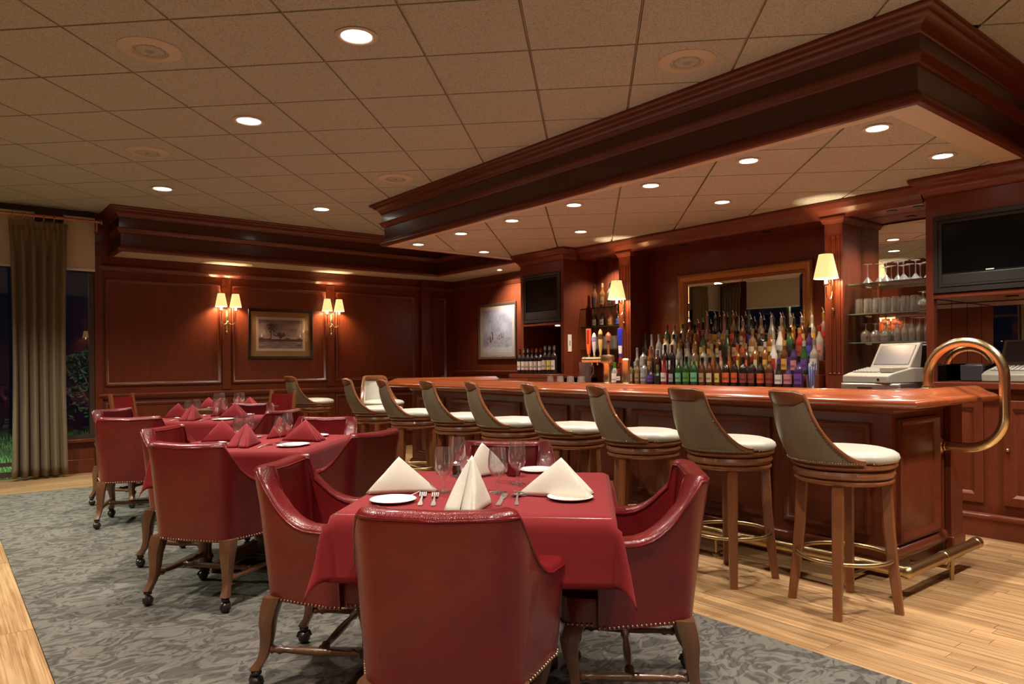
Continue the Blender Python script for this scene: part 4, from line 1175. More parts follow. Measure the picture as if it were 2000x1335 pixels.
def side_chair(x, y, rz, lab):
    t = thing('side_chair', lab, 'chair', (x, y, 0), R(rz))
    for sx in (-1, 1):
        MB().loft([[(sx * .19 + a * .018, -.2 + b * .018 - dz, z) for a, b in ((-1, -1), (1, -1), (1, 1), (-1, 1))] for z, dz in ((0, .03), (.44, 0), (.92, .08))]).obj('back_post', M['walnut'], t, bev=.003)
        MB().box(sx * .2 - .018, .18, 0, sx * .2 + .018, .215, .44).obj('leg', M['walnut'], t, bev=.003)
    MB().loft([[(x_, -.2 - .08 * (z - .44) / .48 + d, z) for x_, d in ((-.17, -.008), (.17, -.008), (.17, .012), (-.17, .012))] for z in (.62, .88)]).obj('backrest', M['leather'], t)
    rbox(-.21, -.2, .43, .21, .22, .48, .02).obj('seat', M['leather'], t)
side_chair(1.86, 9.02, -135, 'wooden side chair left of the bare wooden table')
side_chair(3.08, 8.52, 115, 'wooden side chair right of the bare wooden table')

# ------------------------------------------------------------------ table settings
TZ = .7625        # top of a laid cloth
def goblet_mb(h=.165, r=.034):
    k = h / .165
    return MB().lathe([(.002, 0), (.032, 0), (.032, .003), (.010, .006), (.005, .012), (.0045, .045), (.008, .054), (r * .75, .070), (r * 1.02, .092), (r, .125), (r * .84, .165), (r * .81, .165), (r * .97, .125), (r * .98, .092), (r * .70, .073), (.004, .060)], 24)
def goblet(x, y, lab, h=1.0, z=TZ, group='goblets on the tables', rot=None):
    o = place('wine_glass', cached('goblet', goblet_mb, 60), M['glass'], None, (x, y, z), rot)
    o.scale = (h, h, h)
    return tag(o, lab, 'glass', group)
def plate(x, y, lab, z=TZ):
    o = place('bread_plate', cached('plate', lambda: MB().lathe([(.001, .0015), (.045, .0015), (.05, 0), (.056, .001), (.060, .004), (.078, .010), (.0805, .0115), (.079, .0125), (.060, .0075), (.052, .0045), (.001, .004)], 36), 40), M['china'], None, (x, y, z))
    return tag(o, lab, 'plate', 'bread plates on the tables')
def napkin_mb():
    """pyramid fold: ridge from the apex to the back, slit opening toward -Y"""
    A = Vector((0, -.025, .128)); B = Vector((0, .125, .002))
    mb = MB()
    for s in (-1, 1):
        for k, (wd, ht, yb) in enumerate(((.062, 1, -.105), (.048, .93, -.118))):
            L_ = Vector((s * wd, yb, .002)); a = Vector((0, A.y, A.z * ht)); b = B + Vector((0, -.03 * k, 0)); i0 = Vector((s * .003, -.116, .003))
            def fn(u, v):
                # u along base from back to front, v up to the apex
                base = b.lerp(L_, min(1, u * 1.25)) if u < .8 else L_.lerp(i0, (u - .8) / .2)
                if .62 < u: base = base + Vector((s * .006 * math.sin(PI * (u - .62) / .38), -.016 * math.sin(PI * (u - .62) / .38), 0))
                p = base.lerp(a, v)
                bul = .013 * math.sin(PI * min(1, u)) * math.sin(PI * v)
                return (p.x + s * bul * .8, p.y, p.z + bul * .4)
            mb.grid(20, 10, fn)
    return mb
def napkin(x, y, rz, lab, m, sc=1.0, z=TZ, g='folded napkins standing on the tables'):
    o = place('napkin', cached('napkin_' + m, napkin_mb, 80), M[m], None, (x, y, z + .001), R(rz))
    o.scale = (sc, sc, sc)
    s = o.modifiers.new('thick', 'SOLIDIFY'); s.thickness = .004; s.offset = 0
    return tag(o, lab, 'napkin', g)
def fork_mb():
    mb = MB().loft([[(-w, y, z), (w, y, z), (w, y, z + .0022), (-w, y, z + .0022)] for y, w, z in ((-.10, .004, .001), (-.092, .008, .001), (-.075, .0085, .001), (-.03, .0035, .006), (.03, .003, .009), (.045, .010, .004), (.06, .0125, .002), (.068, .0125, .002))])
    for k in range(4):
        x = -.0105 + k * .007
        mb.loft([[(x - .002, y, z), (x + .002, y, z), (x + .002, y, z + .002), (x - .002, y, z + .002)] for y, z in ((.066, .002), (.09, .004), (.108, .008))])
    return mb
def knife_mb():
    return MB().loft([[(-w, y, .0005), (w * k, y, .0005), (w * k, y, .0035), (-w, y, .0035)] for y, w, k in ((-.11, .006, 1), (-.10, .009, 1), (-.01, .007, 1), (0, .005, 1), (.02, .010, 1), (.09, .011, 1), (.112, .004, 1))])
def spoon_mb():
    mb = MB().loft([[(-w, y, z), (w, y, z), (w, y, z + .002), (-w, y, z + .002)] for y, w, z in ((-.09, .004, .001), (-.08, .008, .001), (-.03, .0035, .006), (.03, .003, .008), (.045, .004, .006))])
    mb.grid(8, 10, lambda a, b: ((.020 * math.sin(PI * b)) * (2 * a - 1), .04 + .062 * b, .002 + .006 * abs(2 * a - 1) ** 2 + .004 * (1 - b)))
    return mb
def cutlery(kind, x, y, rz, lab, z=TZ, tilt=0):
    fn = {'fork': fork_mb, 'knife': knife_mb, 'spoon': spoon_mb}[kind]
    o = place(kind, cached(kind, fn, 50), M['steel'], None, (x, y, z), (0, 0, R(rz)))
    return tag(o, lab, kind, 'cutlery on the tables')
# front table
napkin(1.362, 2.337, -135, 'ivory napkin folded to a tent on the left of the front table', 'napkin', 1.0)
napkin(1.380, 1.918, -68, 'ivory napkin standing nearest the camera on the front table', 'napkin', 1.05).scale = (.85, .82, 1.36)
napkin(1.725, 1.918, 45, 'ivory napkin folded to a tent on the right of the front table', 'napkin', 1.05)
napkin(1.795, 2.470, 112, 'ivory napkin at the far side of the front table between the glasses', 'napkin', 1.05)
goblet(1.469, 2.245, 'empty wine glass behind the nearest ivory napkin at its left', 1.0)
goblet(1.722, 2.52, 'empty wine glass at the far left of the front table', 1.0)
goblet(1.611, 2.101, 'empty wine glass behind the nearest ivory napkin at its right', 1.0)
goblet(1.785, 2.20, 'empty wine glass near the right ivory napkin on the front table', 1.0)
plate(1.233, 2.202, 'white bread plate on the left of the front table')
plate(1.725, 1.835, 'white bread plate on the right of the front table')
plate(2.058, 2.396, 'white bread plate at the far side of the front table')
cutlery('fork', 1.322, 2.160, -35, 'outer fork left of the nearest ivory napkin')
cutlery('fork', 1.352, 2.125, -35, 'inner fork left of the nearest ivory napkin')
cutlery('knife', 1.540, 1.985, -45, 'knife right of the nearest ivory napkin')
cutlery('spoon', 1.572, 1.940, -40, 'spoon right of the nearest ivory napkin')
cutlery('fork', 1.352, 2.250, -60, 'fork in front of the left ivory napkin')
cutlery('fork', 1.700, 1.965, 65, 'left fork lying by the plate on the right of the front table')
cutlery('fork', 1.745, 2.005, 65, 'fork lying against the right ivory napkin')
def votive(x, y, lab):
    t = thing('votive_candle', lab, 'candle', (x, y, TZ))
    MB().lathe([(.002, 0), (.026, 0), (.030, .006), (.028, .03), (.033, .055), (.030, .055), (.025, .03), (.026, .008), (.002, .006)], 18).obj('cup', flat((.10, .006, .010, 1), .12, .6), t)
    MB().lathe([(.002, .007), (.024, .007), (.024, .03), (.002, .031)], 14).obj('wax', flat((.35, .05, .05, 1), .5), t)
votive(1.905, 2.375, 'small dark red candle cup at the far side of the front table')
def shaker(x, y, lab):
    t = thing('pepper_shaker', lab, 'shaker', (x, y, TZ))
    MB().lathe([(.002, 0), (.017, 0), (.019, .01), (.015, .04)], 12).obj('jar', flat((.02, .015, .012, 1), .2, .5), t)
    MB().lathe([(.016, .04), (.016, .05), (.008, .056), (.001, .057)], 12).obj('cap', M['steel'], t)
shaker(1.742, 2.56, 'small dark pepper shaker behind the far left glass on the front table')
# middle table
def setting(Tc, rz, nm, m, s=1.0, z=TZ):
    ang = R(rz)
    def W(a, b): return (Tc[0] + a * math.cos(ang) - b * math.sin(ang), Tc[1] + a * math.sin(ang) + b * math.cos(ang))
    sides = (('near', 0), ('right', 90), ('far', 180), ('left', 270))
    for side, d in sides:
        q = R(d)
        def V(a, b): return W(a * math.cos(q) - b * math.sin(q), a * math.sin(q) + b * math.cos(q))
        napkin(*V(0.02, -.235 * s), rz + d + random.uniform(-8, 8), f'burgundy napkin folded to a tent at the {side} side of the {nm} table', m, 1.02 * s, z)
        goblet(*V(.145 * s, -.09 * s), f'empty wine glass at the {side} place of the {nm} table', 1.0, z)
        plate(*V(-.22 * s, -.30 * s) if side != 'near' else V(.29 * s, -.27 * s), f'white bread plate at the {side} place of the {nm} table', z)
        cutlery('fork', *V(-.13 * s, -.27 * s), rz + d, f'fork at the {side} place of the {nm} table', z)
        cutlery('spoon', *V(.13 * s, -.27 * s), rz + d, f'spoon at the {side} place of the {nm} table', z)
setting(T2, -45, 'middle', 'napkin_red')
setting(T3, -45, 'third', 'napkin_red')
setting(T4, -45, 'bare wooden', 'napkin_red', .9, .7565)
# ------------------------------------------------------------------ bottles
def body_prof(kind, h, r):
    if kind == 'wine': return [(.002, .004), (r * .9, 0), (r, .006), (r, h * .60), (r * .92, h * .66), (r * .45, h * .75), (.0135, h * .80), (.0130, h * .97), (.0155, h * .975), (.0155, h), (.002, h)]
    if kind == 'square': return [(.002, .002), (r * .95, 0), (r, .005), (r, h * .62), (r * .88, h * .67), (.016, h * .74), (.0135, h * .78), (.0135, h), (.002, h)]
    if kind == 'long': return [(.002, .002), (r * .9, 0), (r, .008), (r * 1.02, h * .45), (r * .8, h * .58), (.018, h * .72), (.014, h * .82), (.0135, h), (.002, h)]
    if kind == 'bulb': return [(.002, .002), (r * .8, 0), (r * 1.05, h * .10), (r * 1.15, h * .25), (r * .95, h * .42), (.02, h * .56), (.014, h * .62), (.0135, h), (.002, h)]
    return [(.002, .002), (r * .95, 0), (r, .006), (r, h * .55), (r * .9, h * .62), (.017, h * .72), (.0140, h * .76), (.0135, h), (.002, h)]
GL = {'clear': (.27, .26, .23, 1), 'brown': (.085, .030, .010, 1), 'amber': (.19, .072, .016, 1), 'green': (.018, .07, .022, 1), 'dark': (.016, .011, .010, 1), 'white': (.52, .50, .46, 1), 'red': (.27, .02, .02, 1),
      'purple': (.045, .02, .085, 1), 'gold': (.20, .125, .045, 1), 'pink': (.30, .14, .12, 1)}
LB = {'cream': C(206, 186, 150), 'white': C(222, 214, 204), 'green': C(96, 150, 62), 'mint': C(120, 186, 136), 'orange': C(214, 88, 46), 'rust': C(140, 62, 44), 'red': C(176, 40, 34), 'gold': C(206, 158, 66),
      'yellow': C(214, 186, 92), 'purple': C(108, 62, 150), 'pink': C(196, 130, 130), 'black': C(30, 26, 24), 'tan': C(176, 140, 100), 'blue': C(60, 70, 160), 'silver': C(170, 168, 164)}
def bottle(x, y, z, kind, h, r, g, lab, cap, text, pourer=False, group=None, name='liquor_bottle', label_h=(.14, .46)):
    t = thing(name, text, 'bottle', (x, y, z), random.uniform(-.25, .25), group)
    key = f'b{kind}{h:.2f}{r:.3f}'
    sq = kind == 'square'
    place('bottle_glass', cached(key + g, lambda: MB().lathe(body_prof(kind, h, r), 8 if sq else 14), 40), flat(GL[g], .12, .6), t, None, R(22.5) if sq else None)
    if lab:
        a, b = label_h
        rr = (r * 1.025) if kind not in ('bulb',) else r * 1.17
        place('bottle_label', cached(f'l{key}{a}{b}{lab}', lambda: MB().grid(8, 1, lambda u, v: (-rr * math.cos(R(-62 + 124 * u)), rr * math.sin(R(-62 + 124 * u)), h * (a + (b - a) * v))), 60), flat(tuple(c * .8 for c in LB[lab][:3]) + (1,), .6), t)
        place('label_band', cached(f'm{key}{lab}', lambda: MB().grid(6, 1, lambda u, v: (-(rr + .0006) * math.cos(R(-45 + 90 * u)), (rr + .0006) * math.sin(R(-45 + 90 * u)), h * (a + .09 + .07 * v))), 60), flat(tuple(c * .35 for c in LB[lab][:3]) + (1,), .6), t)
    place('cap', cached(f'c{h:.2f}{kind}{cap}', lambda: MB().lathe([(.0150, h - .045 if not pourer else h - .02), (.0152, h + .002), (.010, h + .004), (.001, h + .004)], 12), 40), flat(tuple(c * .42 for c in LB[cap][:3]) + (1,), .3, .3), t)
    if pourer:
        place('pourer', cached(f'p{h:.2f}', lambda: MB().lathe([(.010, h), (.008, h + .012), (.004, h + .016)], 8).tube([(0, 0, h + .012), (0, .004, h + .030), (-.006, .012, h + .05)], .0035, 6), 40), M['steel'], t)
    return t
ORD = ['first', 'second', 'third', 'fourth', 'fifth', 'sixth', 'seventh', 'eighth', 'ninth', 'tenth', 'eleventh', 'twelfth', '13th', '14th', '15th', '16th', '17th', '18th', '19th', '20th', '21st', '22nd', '23rd', '24th', '25th']
# row on the counter, left to right in the view: kind, height, radius, glass, label, cap
ROWA = [('square', .235, .042, 'gold', 'cream', 'black'), ('round', .25, .032, 'gold', 'tan', 'tan'), ('square', .26, .042, 'clear', 'silver', 'silver'), ('bulb', .22, .036, 'dark', 'purple', 'tan'),
        ('bulb', .20, .036, 'green', 'black', 'gold'), ('long', .27, .036, 'red', 'white', 'red'), ('long', .25, .032, 'dark', 'silver', 'black'), ('round', .27, .036, 'green', 'mint', 'silver'), ('round', .28, .037, 'green', 'green', 'black'),
        ('round', .28, .037, 'green', 'mint', 'silver'), ('round', .27, .034, 'brown', 'tan', 'black'), ('round', .27, .034, 'brown', 'cream', 'black'), ('round', .27, .034, 'brown', 'yellow', 'black'), ('round', .28, .037, 'dark', 'orange', 'black'),
        ('round', .28, .034, 'dark', 'orange', 'red'), ('square', .27, .038, 'dark', 'rust', 'black'), ('square', .27, .038, 'dark', 'rust', 'red'), ('round', .27, .036, 'dark', 'orange', 'black'), ('round', .28, .036, 'brown', 'rust', 'gold'),
        ('bulb', .25, .034, 'dark', 'white', 'purple'), ('bulb', .26, .036, 'purple', 'pink', 'purple'), ('round', .27, .038, 'purple', 'purple', 'black')]
ROWB = [('bulb', .27, .034, 'clear', 'silver', 'silver'), ('square', .27, .040, 'clear', 'silver', 'black'), ('round', .28, .036, 'amber', 'tan', 'gold'), ('square', .24, .040, 'brown', 'black', 'silver'), ('round', .29, .036, 'dark', 'cream', 'black'),
        ('round', .29, .036, 'dark', 'white', 'red'), ('round', .30, .036, 'clear', 'white', 'gold'), ('round', .30, .036, 'clear', 'mint', 'silver'), ('square', .27, .038, 'gold', 'yellow', 'gold'), ('square', .27, .038, 'clear', 'cream', 'gold'),
        ('round', .29, .036, 'gold', 'orange', 'yellow'), ('bulb', .27, .032, 'pink', 'cream', 'black'), ('bulb', .26, .032, 'amber', 'orange', 'brown' if False else 'tan'), ('round', .28, .036, 'amber', 'yellow', 'orange'), ('round', .28, .036, 'brown', 'orange', 'tan'),
        ('square', .29, .038, 'amber', 'cream', 'tan'), ('square', .29, .038, 'amber', 'gold', 'white'), ('long', .31, .040, 'white', 'red', 'white'), ('round', .30, .042, 'brown', 'gold', 'yellow'), ('round', .27, .034, 'purple', 'pink', 'black'), ('long', .29, .036, 'green', 'purple', 'white'), ('round', .30, .038, 'clear', 'white', 'silver')]
ROWC = [('bulb', .30, .034, 'dark', None, 'black'), ('bulb', .29, .034, 'clear', 'red', 'silver'), ('round', .29, .036, 'clear', 'white', 'silver'), ('square', .27, .042, 'white', 'white', 'silver'), ('square', .28, .042, 'white', 'cream', 'black'),
        ('round', .29, .036, 'brown', 'cream', 'black'), ('round', .29, .036, 'brown', 'tan', 'gold'), ('round', .28, .034, 'amber', 'pink', 'gold'), ('long', .31, .038, 'green', 'yellow', 'tan'), ('square', .27, .036, 'amber', 'gold', 'tan'),
        ('square', .28, .036, 'amber', 'cream', 'silver'), ('long', .30, .036, 'green', 'black', 'silver'), ('round', .29, .036, 'dark', 'tan', 'black'), ('bulb', .27, .036, 'amber', 'orange', 'red'), ('square', .30, .038, 'gold', 'cream', 'tan'),
        ('square', .30, .038, 'dark', 'tan', 'silver'), ('round', .29, .036, 'amber', 'gold', 'silver'), ('long', .31, .042, 'white', 'silver', 'silver'), ('round', .30, .036, 'green', 'black', 'black'), ('round', .29, .036, 'red', 'rust', 'gold'),
        ('round', .29, .036, 'purple', 'blue', 'black'), ('round', .30, .038, 'clear', 'pink', 'red')]
ROWD = [('round', .27, .036, 'green', 'gold', 'red'), ('round', .26, .036, 'clear', 'gold', 'tan'), ('round', .27, .036, 'clear', 'tan', 'green'), ('round', .29, .034, 'amber', 'tan', 'red'), ('long', .27, .036, 'red', 'red', 'red'),
        ('bulb', .34, .034, 'pink', 'tan', 'tan'), ('round', .33, .036, 'dark', 'gold', 'gold'), ('bulb', .33, .034, 'pink', 'gold', 'gold'), ('round', .33, .034, 'amber', 'orange', 'gold'), ('round', .27, .034, 'amber', 'cream', 'silver'), ('round', .28, .036, 'dark', 'purple', 'black'),
        ('round', .29, .034, 'amber', 'tan', 'silver'), ('long', .29, .036, 'clear', 'silver', 'silver'), ('round', .28, .034, 'amber', 'rust', 'silver'), ('round', .28, .036, 'amber', 'gold', 'silver'), ('round', .27, .034, 'brown', 'tan', 'silver'), ('round', .28, .034, 'clear', 'gold', 'white'), ('round', .30, .036, 'pink', 'red', 'gold')]
for rn, row, x, z, ya, yb, gp in (('back bar counter', ROWA, 5.755, 1.001, 5.17, 3.27, None), ('lowest liquor step', ROWB, 5.885, 1.1155, 5.20, 3.20, None), ('middle liquor step', ROWC, 6.005, 1.2355, 5.18, 3.22, None), ('top liquor step', ROWD, 6.118, 1.3555, 4.98, 3.24, None)):
    n = len(row)
    for k, (kind, h, r, g, lab, cap) in enumerate(row):
        y = ya + (yb - ya) * k / (n - 1) + random.uniform(-.004, .004)
        bottle(x + random.uniform(-.006, .006), y, z, kind, h, r, g, lab, cap, f'{g} bottle{", " + lab + " label" if lab else ""}, {ORD[k]} from left on the {rn}', pourer=(rn == 'top liquor step' and k not in (0, 1, 2)), group=f'liquor bottles on the {rn}')
# alcove at the left
for k, y in enumerate((6.03, 5.905, 5.785, 5.665)):
    bottle(6.09, y, 1.8665, 'round', .285, .036, ('brown', 'amber', 'clear', 'brown')[k], ('black', 'tan', 'silver', 'rust')[k], ('black', 'cream', 'silver', 'red')[k], f'{ORD[k]} bottle from the left on the top shelf of the bottle alcove', group='bottles on the alcove shelves')
for k, y in enumerate((6.03, 5.905, 5.775, 5.655, 5.535)):
    bottle(6.09, y, 1.6505, 'long', .20, .036, ('dark', 'dark', 'amber', 'dark', 'dark')[k], ('silver', 'silver', 'tan', 'blue', 'cream')[k], ('silver', 'silver', 'cream', 'black', 'cream')[k], f'{ORD[k]} bottle from the left on the middle shelf of the bottle alcove', group='bottles on the alcove shelves', label_h=(.1, .42))
def tumbler_mb(r=.034, h=.11):
    return MB().lathe([(.002, 0), (r * .82, 0), (r * .84, .004), (r, h), (r * .95, h), (r * .80, .012), (.002, .012)], 18)
def tumbler(x, y, z, lab, grp, up=True, key='tumbler', r=.034, h=.11):
    o = place('tumbler', cached(key, lambda: tumbler_mb(r, h), 50), M['glassware'], None, (x, y, z if up else z + h), None if up else (PI, 0, 0))
    return tag(o, lab, 'glass', grp)
for k in range(8):
    tumbler(6.09 - .03 * (k % 2), 6.05 - k * .074, 1.3865, f'{ORD[k]} glass from the left on the lowest shelf of the bottle alcove', 'glasses in the bottle alcove', True, 'tumbler_b', .034, .15)
# wine bottles on the counter under the small television
WCAP = ['red', 'silver', 'silver', 'red', 'tan', 'red', 'silver', 'silver', 'tan']
for k in range(9):
    bottle(5.60, 6.83 - .0775 * k, 1.101, 'wine', .30 if k < 6 else .325, .037, 'dark', ('white', 'white', 'cream', 'white', 'cream', 'white', 'cream', 'yellow', 'white')[k], WCAP[k], f'dark wine bottle, {ORD[k]} from the left under the small television', group='wine bottles under the small television', name='wine_bottle', label_h=(.16, .50))
# glass shelves at the right
def martini_mb(): return MB().lathe([(.002, 0), (.036, 0), (.036, .003), (.006, .008), (.004, .02), (.004, .10), (.010, .112), (.050, .165), (.048, .165), (.006, .112)], 22)
def flute_mb(): return MB().lathe([(.002, 0), (.030, 0), (.030, .003), (.005, .008), (.004, .06), (.010, .075), (.025, .11), (.026, .15), (.021, .205), (.0195, .205), (.024, .15), (.023, .11), (.004, .082)], 18)
def inverted(key, fn, h, x, y, z, lab, grp):
    o = place('wine_glass', cached(key, fn, 60), M['glassware'], None, (x, y, z + h), (PI, 0, 0))
    return tag(o, lab, 'glass', grp)
for k, y in enumerate((2.83, 2.755, 2.68, 2.61, 2.545, 2.475, 2.35)):
    inverted('martini', martini_mb, .165, 6.07 + .05 * (k % 2), y, 1.8685, f'{ORD[k]} upturned cocktail glass from the left on the top glass shelf', 'upturned cocktail glasses on the top glass shelf')
for k in range(14):
    tumbler(6.03 if k < 7 else 6.14, 2.885 - .073 * (k % 7), 1.6205, f'{ORD[k % 7]} tumbler from the left in the {"front" if k < 7 else "back"} line of the middle glass shelf', 'tumblers on the middle glass shelf', False, 'tumbler_c', .034, .125)
for k, y in enumerate((2.385, 2.30)):
    for j in range(2):
        inverted('goblet_s', lambda: goblet_mb(.15, .040), .15, 6.03 + .10 * j, y + .01 * j, 1.6205, f'upturned wine glass, {ORD[k]} in the {"front" if j == 0 else "back"} line at the right of the middle glass shelf', 'upturned wine glasses on the middle glass shelf')
for k in range(6):
    inverted('goblet_t', lambda: goblet_mb(.155, .040), .155, 6.03 + .09 * (k % 2), 2.83 - .08 * (k // 2) - .03 * (k % 2), 1.3845, f'upturned wine glass, {ORD[k // 2]} from the left in the {"front" if k % 2 == 0 else "back"} line of the lowest glass shelf', 'upturned wine glasses on the lowest glass shelf')
for k in range(12):
    inverted('flute', flute_mb, .205, 6.02 + .10 * (k % 2), 2.575 - .056 * (k // 2), 1.3845, f'upturned champagne flute, {ORD[k // 2]} from the left in the {"front" if k % 2 == 0 else "back"} line of the lowest glass shelf', 'upturned champagne flutes on the lowest glass shelf')

# ------------------------------------------------------------------ cash registers
def register(x, y, z, rz, lab):
    t = thing('cash_register', lab, 'cash register', (x, y, z), R(rz))
    # local: front (keys) toward -Y
    sec = lambda w: None
    MB().loft([[(s, -.20, .0), (s, .20, .0), (s, .20, .115), (s, .08, .115), (s, -.14, .075), (s, -.20, .055)] for s in (-.20, .20)]).obj('body', M['ivory'], t, bev=.008)
    MB().loft([[(s, -.125, .0795), (s, .055, .1125), (s, .055, .116), (s, -.125, .083)] for s in (-.165, .05)]).obj('keyboard', M['ivory_dark'], t)
    for i in range(5):
        for j in range(5):
            cx, cy = -.148 + i * .042, -.11 + j * .035
            zz = .083 + (cy + .125) * .183
            MB().box(-.013, -.011, 0, .013, .011, .006).obj('key', M['white'], t, (cx, cy, zz), (R(10.4), 0, 0), ang=0) if False else None
    mb = MB()
    for i in range(7):
        for j in range(6):
            cx, cy = -.155 + i * .030, -.113 + j * .029
            zz = .083 + (cy + .125) * .183
            mb.box(cx - .010, cy - .009, zz, cx + .010, cy + .009, zz + .006)
    o = mb.obj('keys', M['white'], t, ang=0); o['kind'] = 'stuff'
    MB().loft([[(s, .075, .112), (s, .20, .112), (s, .225, .30), (s, .195, .305)] for s in (-.175, .175)]).obj('display_head', M['ivory'], t, bev=.008)
    MB().loft([[(s, .075 + .12 * q - .85 * n, .112 + .193 * q + .53 * n) for q, n in ((.14, .004), (.14, -.004), (.9, -.004), (.9, .004))] for s in (-.15, .15)]).obj('display', M['lcd'], t)
    MB().box(.075, -.13, .08, .18, .05, .118).obj('printer_cover', M['ivory'], t, bev=.006)
    MB().lathe([(.010, 0), (.010, .004), (.004, .004)], 12).obj('lock', M['black'], t, (.12, -.2005, .028), (R(90), 0, 0))
    return t
dr = thing('cash_till', 'stainless steel cash till box under the cash register', 'till', (5.69, 2.55, 1.0), R(-90))
MB().box(-.22, -.20, .0, .22, .20, .062).obj('case', M['steel'], dr, bev=.003)
MB().box(-.21, -.207, .006, .21, -.200, .056).obj('drawer_front', M['steel'], dr, bev=.002)
MB().box(-.09, -.213, .026, .02, -.207, .034).obj('slot', M['black'], dr)
register(5.70, 2.55, 1.063, -104, 'cream cash register with a raised display on the drawer below the glass shelves')
register(6.02, 1.72, 1.076, -90, 'cream cash register at the right edge under the large television')
bx = thing('receipt_printer', 'small dark box beside the cash register at the right edge', 'printer', (6.02, 2.02, 1.076), R(-90))
MB().box(-.075, -.09, 0, .075, .09, .12).obj('case', flat((.045, .045, .05, 1), .4), bx, bev=.008)
MB().box(-.055, -.04, .119, .055, .05, .126).obj('lid', M['lcd'], bx, bev=.002)
cup = thing('metal_cup', 'dull metal cup left of the cash register', 'cup', (5.98, 2.83, 1.0005))
MB().lathe([(.002, 0), (.040, 0), (.045, .10), (.042, .10), (.038, .005), (.002, .005)], 20).obj('cup', flat((.22, .19, .16, 1), .35), cup)
sc_ = thing('straw_glass', 'glass full of blue and white straws at the right end of the bottles', 'glass', (5.60, 3.075, 1.0005))
MB().lathe([(.002, 0), (.032, 0), (.040, .12), (.038, .12), (.030, .006), (.002, .006)], 18).obj('glass', M['glass'], sc_)
for k in range(10):
    a = k * 2.4; q = .010 + .012 * (k % 3) / 2
    o = MB().tube([(q * math.cos(a) * .7, q * math.sin(a) * .7, .010), (q * 1.7 * math.cos(a), q * 1.7 * math.sin(a), .19 + .012 * (k % 4))], .0035, 6).obj('straw', flat(C(40, 60, 160) if k % 3 else C(225, 225, 230), .4), None, (5.60, 3.075, 1.0005))
    tag(o, 'blue drinking straw in the glass at the right end of the bottles' if k % 3 else 'white drinking straw in the glass at the right end of the bottles', 'straw', 'blue straws in the glass' if k % 3 else 'white straws in the glass')
pp = MB().grid(8, 6, lambda a, b: (5.50 + .10 * a, 2.84 + .20 * b, 1.0015 + .006 * math.sin(6 * a) ** 2 * b)).obj('paper', M['white'], ang=180)
tag(pp, 'loose white paper on the back counter left of the cash drawer', 'paper')
s = pp.modifiers.new('thick', 'SOLIDIFY'); s.thickness = .001

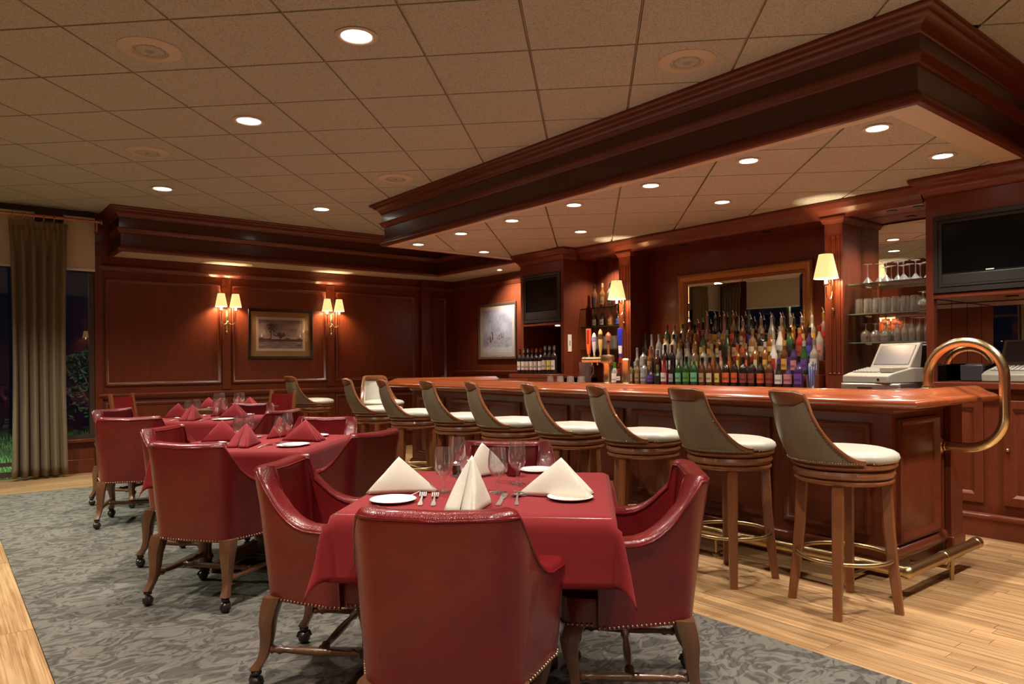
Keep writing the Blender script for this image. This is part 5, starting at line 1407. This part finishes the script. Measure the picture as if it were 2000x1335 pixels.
# ------------------------------------------------------------------ beer taps and things on the bar top
BZ = 1.0446
tap = thing('beer_tower', 'brass beer tower with several tap handles on the bar top', 'beer tap', (4.70, 4.50, BZ))
MB().lathe([(.055, 0), (.055, .006), (.040, .012), (.036, .02), (.036, .17), (.044, .18), (.060, .185), (.062, .20), (.062, .245), (.058, .255), (.02, .258), (.001, .258)], 24).obj('column', M['brass'], tap, ang=40)
MB().tube([(0, .03, .215), (0, .30, .215)], .026, 14).ball((0, .30, .215), .027, 12, 6).obj('cross_tube', M['brass'], tap, ang=60)
HANDLES = [(.27, C(232, 96, 52), C(150, 40, 26), .24, 'flat'), (.20, C(214, 206, 206), C(150, 140, 170), .20, 'round'), (.12, C(206, 176, 96), C(90, 60, 30), .23, 'round'), (.02, C(150, 84, 40), C(140, 80, 90), .20, 'stick')]
for y, c1, c2, h, k in HANDLES:
    f = MB().tube([(.02, y, .215), (.055, y, .215), (.075, y, .205), (.080, y, .165)], [.012, .010, .009, .007], 10).lathe([(.010, 0), (.014, .01), (.014, .03), (.008, .045)], 10, (.035, y, .22)).obj('faucet', M['brass'], tap, ang=50)
    z0 = .262 if k != 'stick' else .262
    if k == 'flat':
        hd_ = MB().loft([[(.035 - .010, y - w, z), (.035 + .010, y - w, z), (.035 + .010, y + w, z), (.035 - .010, y + w, z)] for z, w in ((z0, .012), (z0 + .05, .020), (z0 + .09, .026), (z0 + h, .028))]).obj('tap_handle', flat(c1, .35, .3), tap, bev=.004)
        MB().box(.0235, y - .014, z0 + .10, .025, y + .014, z0 + h - .012).obj('handle_label', flat(c2, .5), hd_)
    else:
        prof = [(.007, 0), (.012, .03), (.018, h * .4), (.022, h * .75), (.016, h * .92), (.005, h)] if k == 'round' else [(.010, 0), (.012, .10), (.011, .12), (.028, .125), (.030, .15), (.024, .18), (.005, .20)]
        hd_ = MB().lathe(prof, 14, (.035, y, z0)).obj('tap_handle', flat(c1, .3, .4), tap, ang=50)
        MB().lathe([(prof[3][0] + .001, h * .62), (prof[3][0] + .0012, h * .80)], 14, (.035, y, z0), cap=False).obj('handle_label', flat(c2, .4), hd_)
tap2 = thing('beer_tap_column', 'short brass tap column with a blue tap handle on the bar top', 'beer tap', (4.70, 4.28, BZ))
MB().lathe([(.050, 0), (.050, .006), (.038, .012), (.035, .02), (.035, .205), (.038, .21), (.030, .222), (.001, .225)], 22).obj('column', M['brass'], tap2, ang=40)
MB().tube([(0, .02, .19), (0, .075, .19), (0, .088, .15)], [.012, .010, .008], 10).lathe([(.011, 0), (.015, .012), (.012, .04)], 10, (0, .066, .195)).obj('faucet', flat((.25, .03, .02, 1), .3), tap2, ang=50)
hb = MB().lathe([(.009, 0), (.013, .03), (.016, .10), (.022, .16), (.026, .22), (.020, .25), (.004, .258)], 14, (0, .066, .235)).obj('tap_handle', flat(C(48, 52, 168), .25, .5), tap2, ang=50)
MB().lathe([(.0135, .03), (.0165, .10)], 14, (0, .066, .2352), cap=False).obj('handle_label', M['white'], hb)
bottle(4.70, 4.415, BZ, 'round', .185, .026, 'clear', 'white', 'green', 'white labelled bottle standing between the two brass taps', name='mixer_bottle', label_h=(.08, .50))
bottle(4.68, 4.345, BZ, 'round', .13, .024, 'dark', 'white', 'red', 'small dark bottle between the two brass taps', name='mixer_bottle', label_h=(.25, .52))
for k in range(7):
    tumbler(4.62 + .075 * (k % 2), 5.18 - .072 * k + .02 * (k % 2), BZ + .0005, f'{ORD[k]} small upturned glass from the left beside the beer tower', 'upturned glasses beside the beer tower', False, 'tumbler_s', .033, .062)
pit = thing('glass_pitcher', 'clear glass pitcher behind the upturned glasses at the left of the taps', 'pitcher', (5.68, 5.78, 1.0005))
MB().lathe([(.002, 0), (.060, 0), (.066, .02), (.075, .20), (.080, .24), (.077, .24), (.072, .20), (.062, .02), (.002, .008)], 24).obj('jug', M['glass'], pit, ang=50)
MB().tube([(0, -.07, .20), (0, -.125, .19), (0, -.13, .12), (0, -.066, .06)], .008, 8).obj('handle', M['glass'], pit)
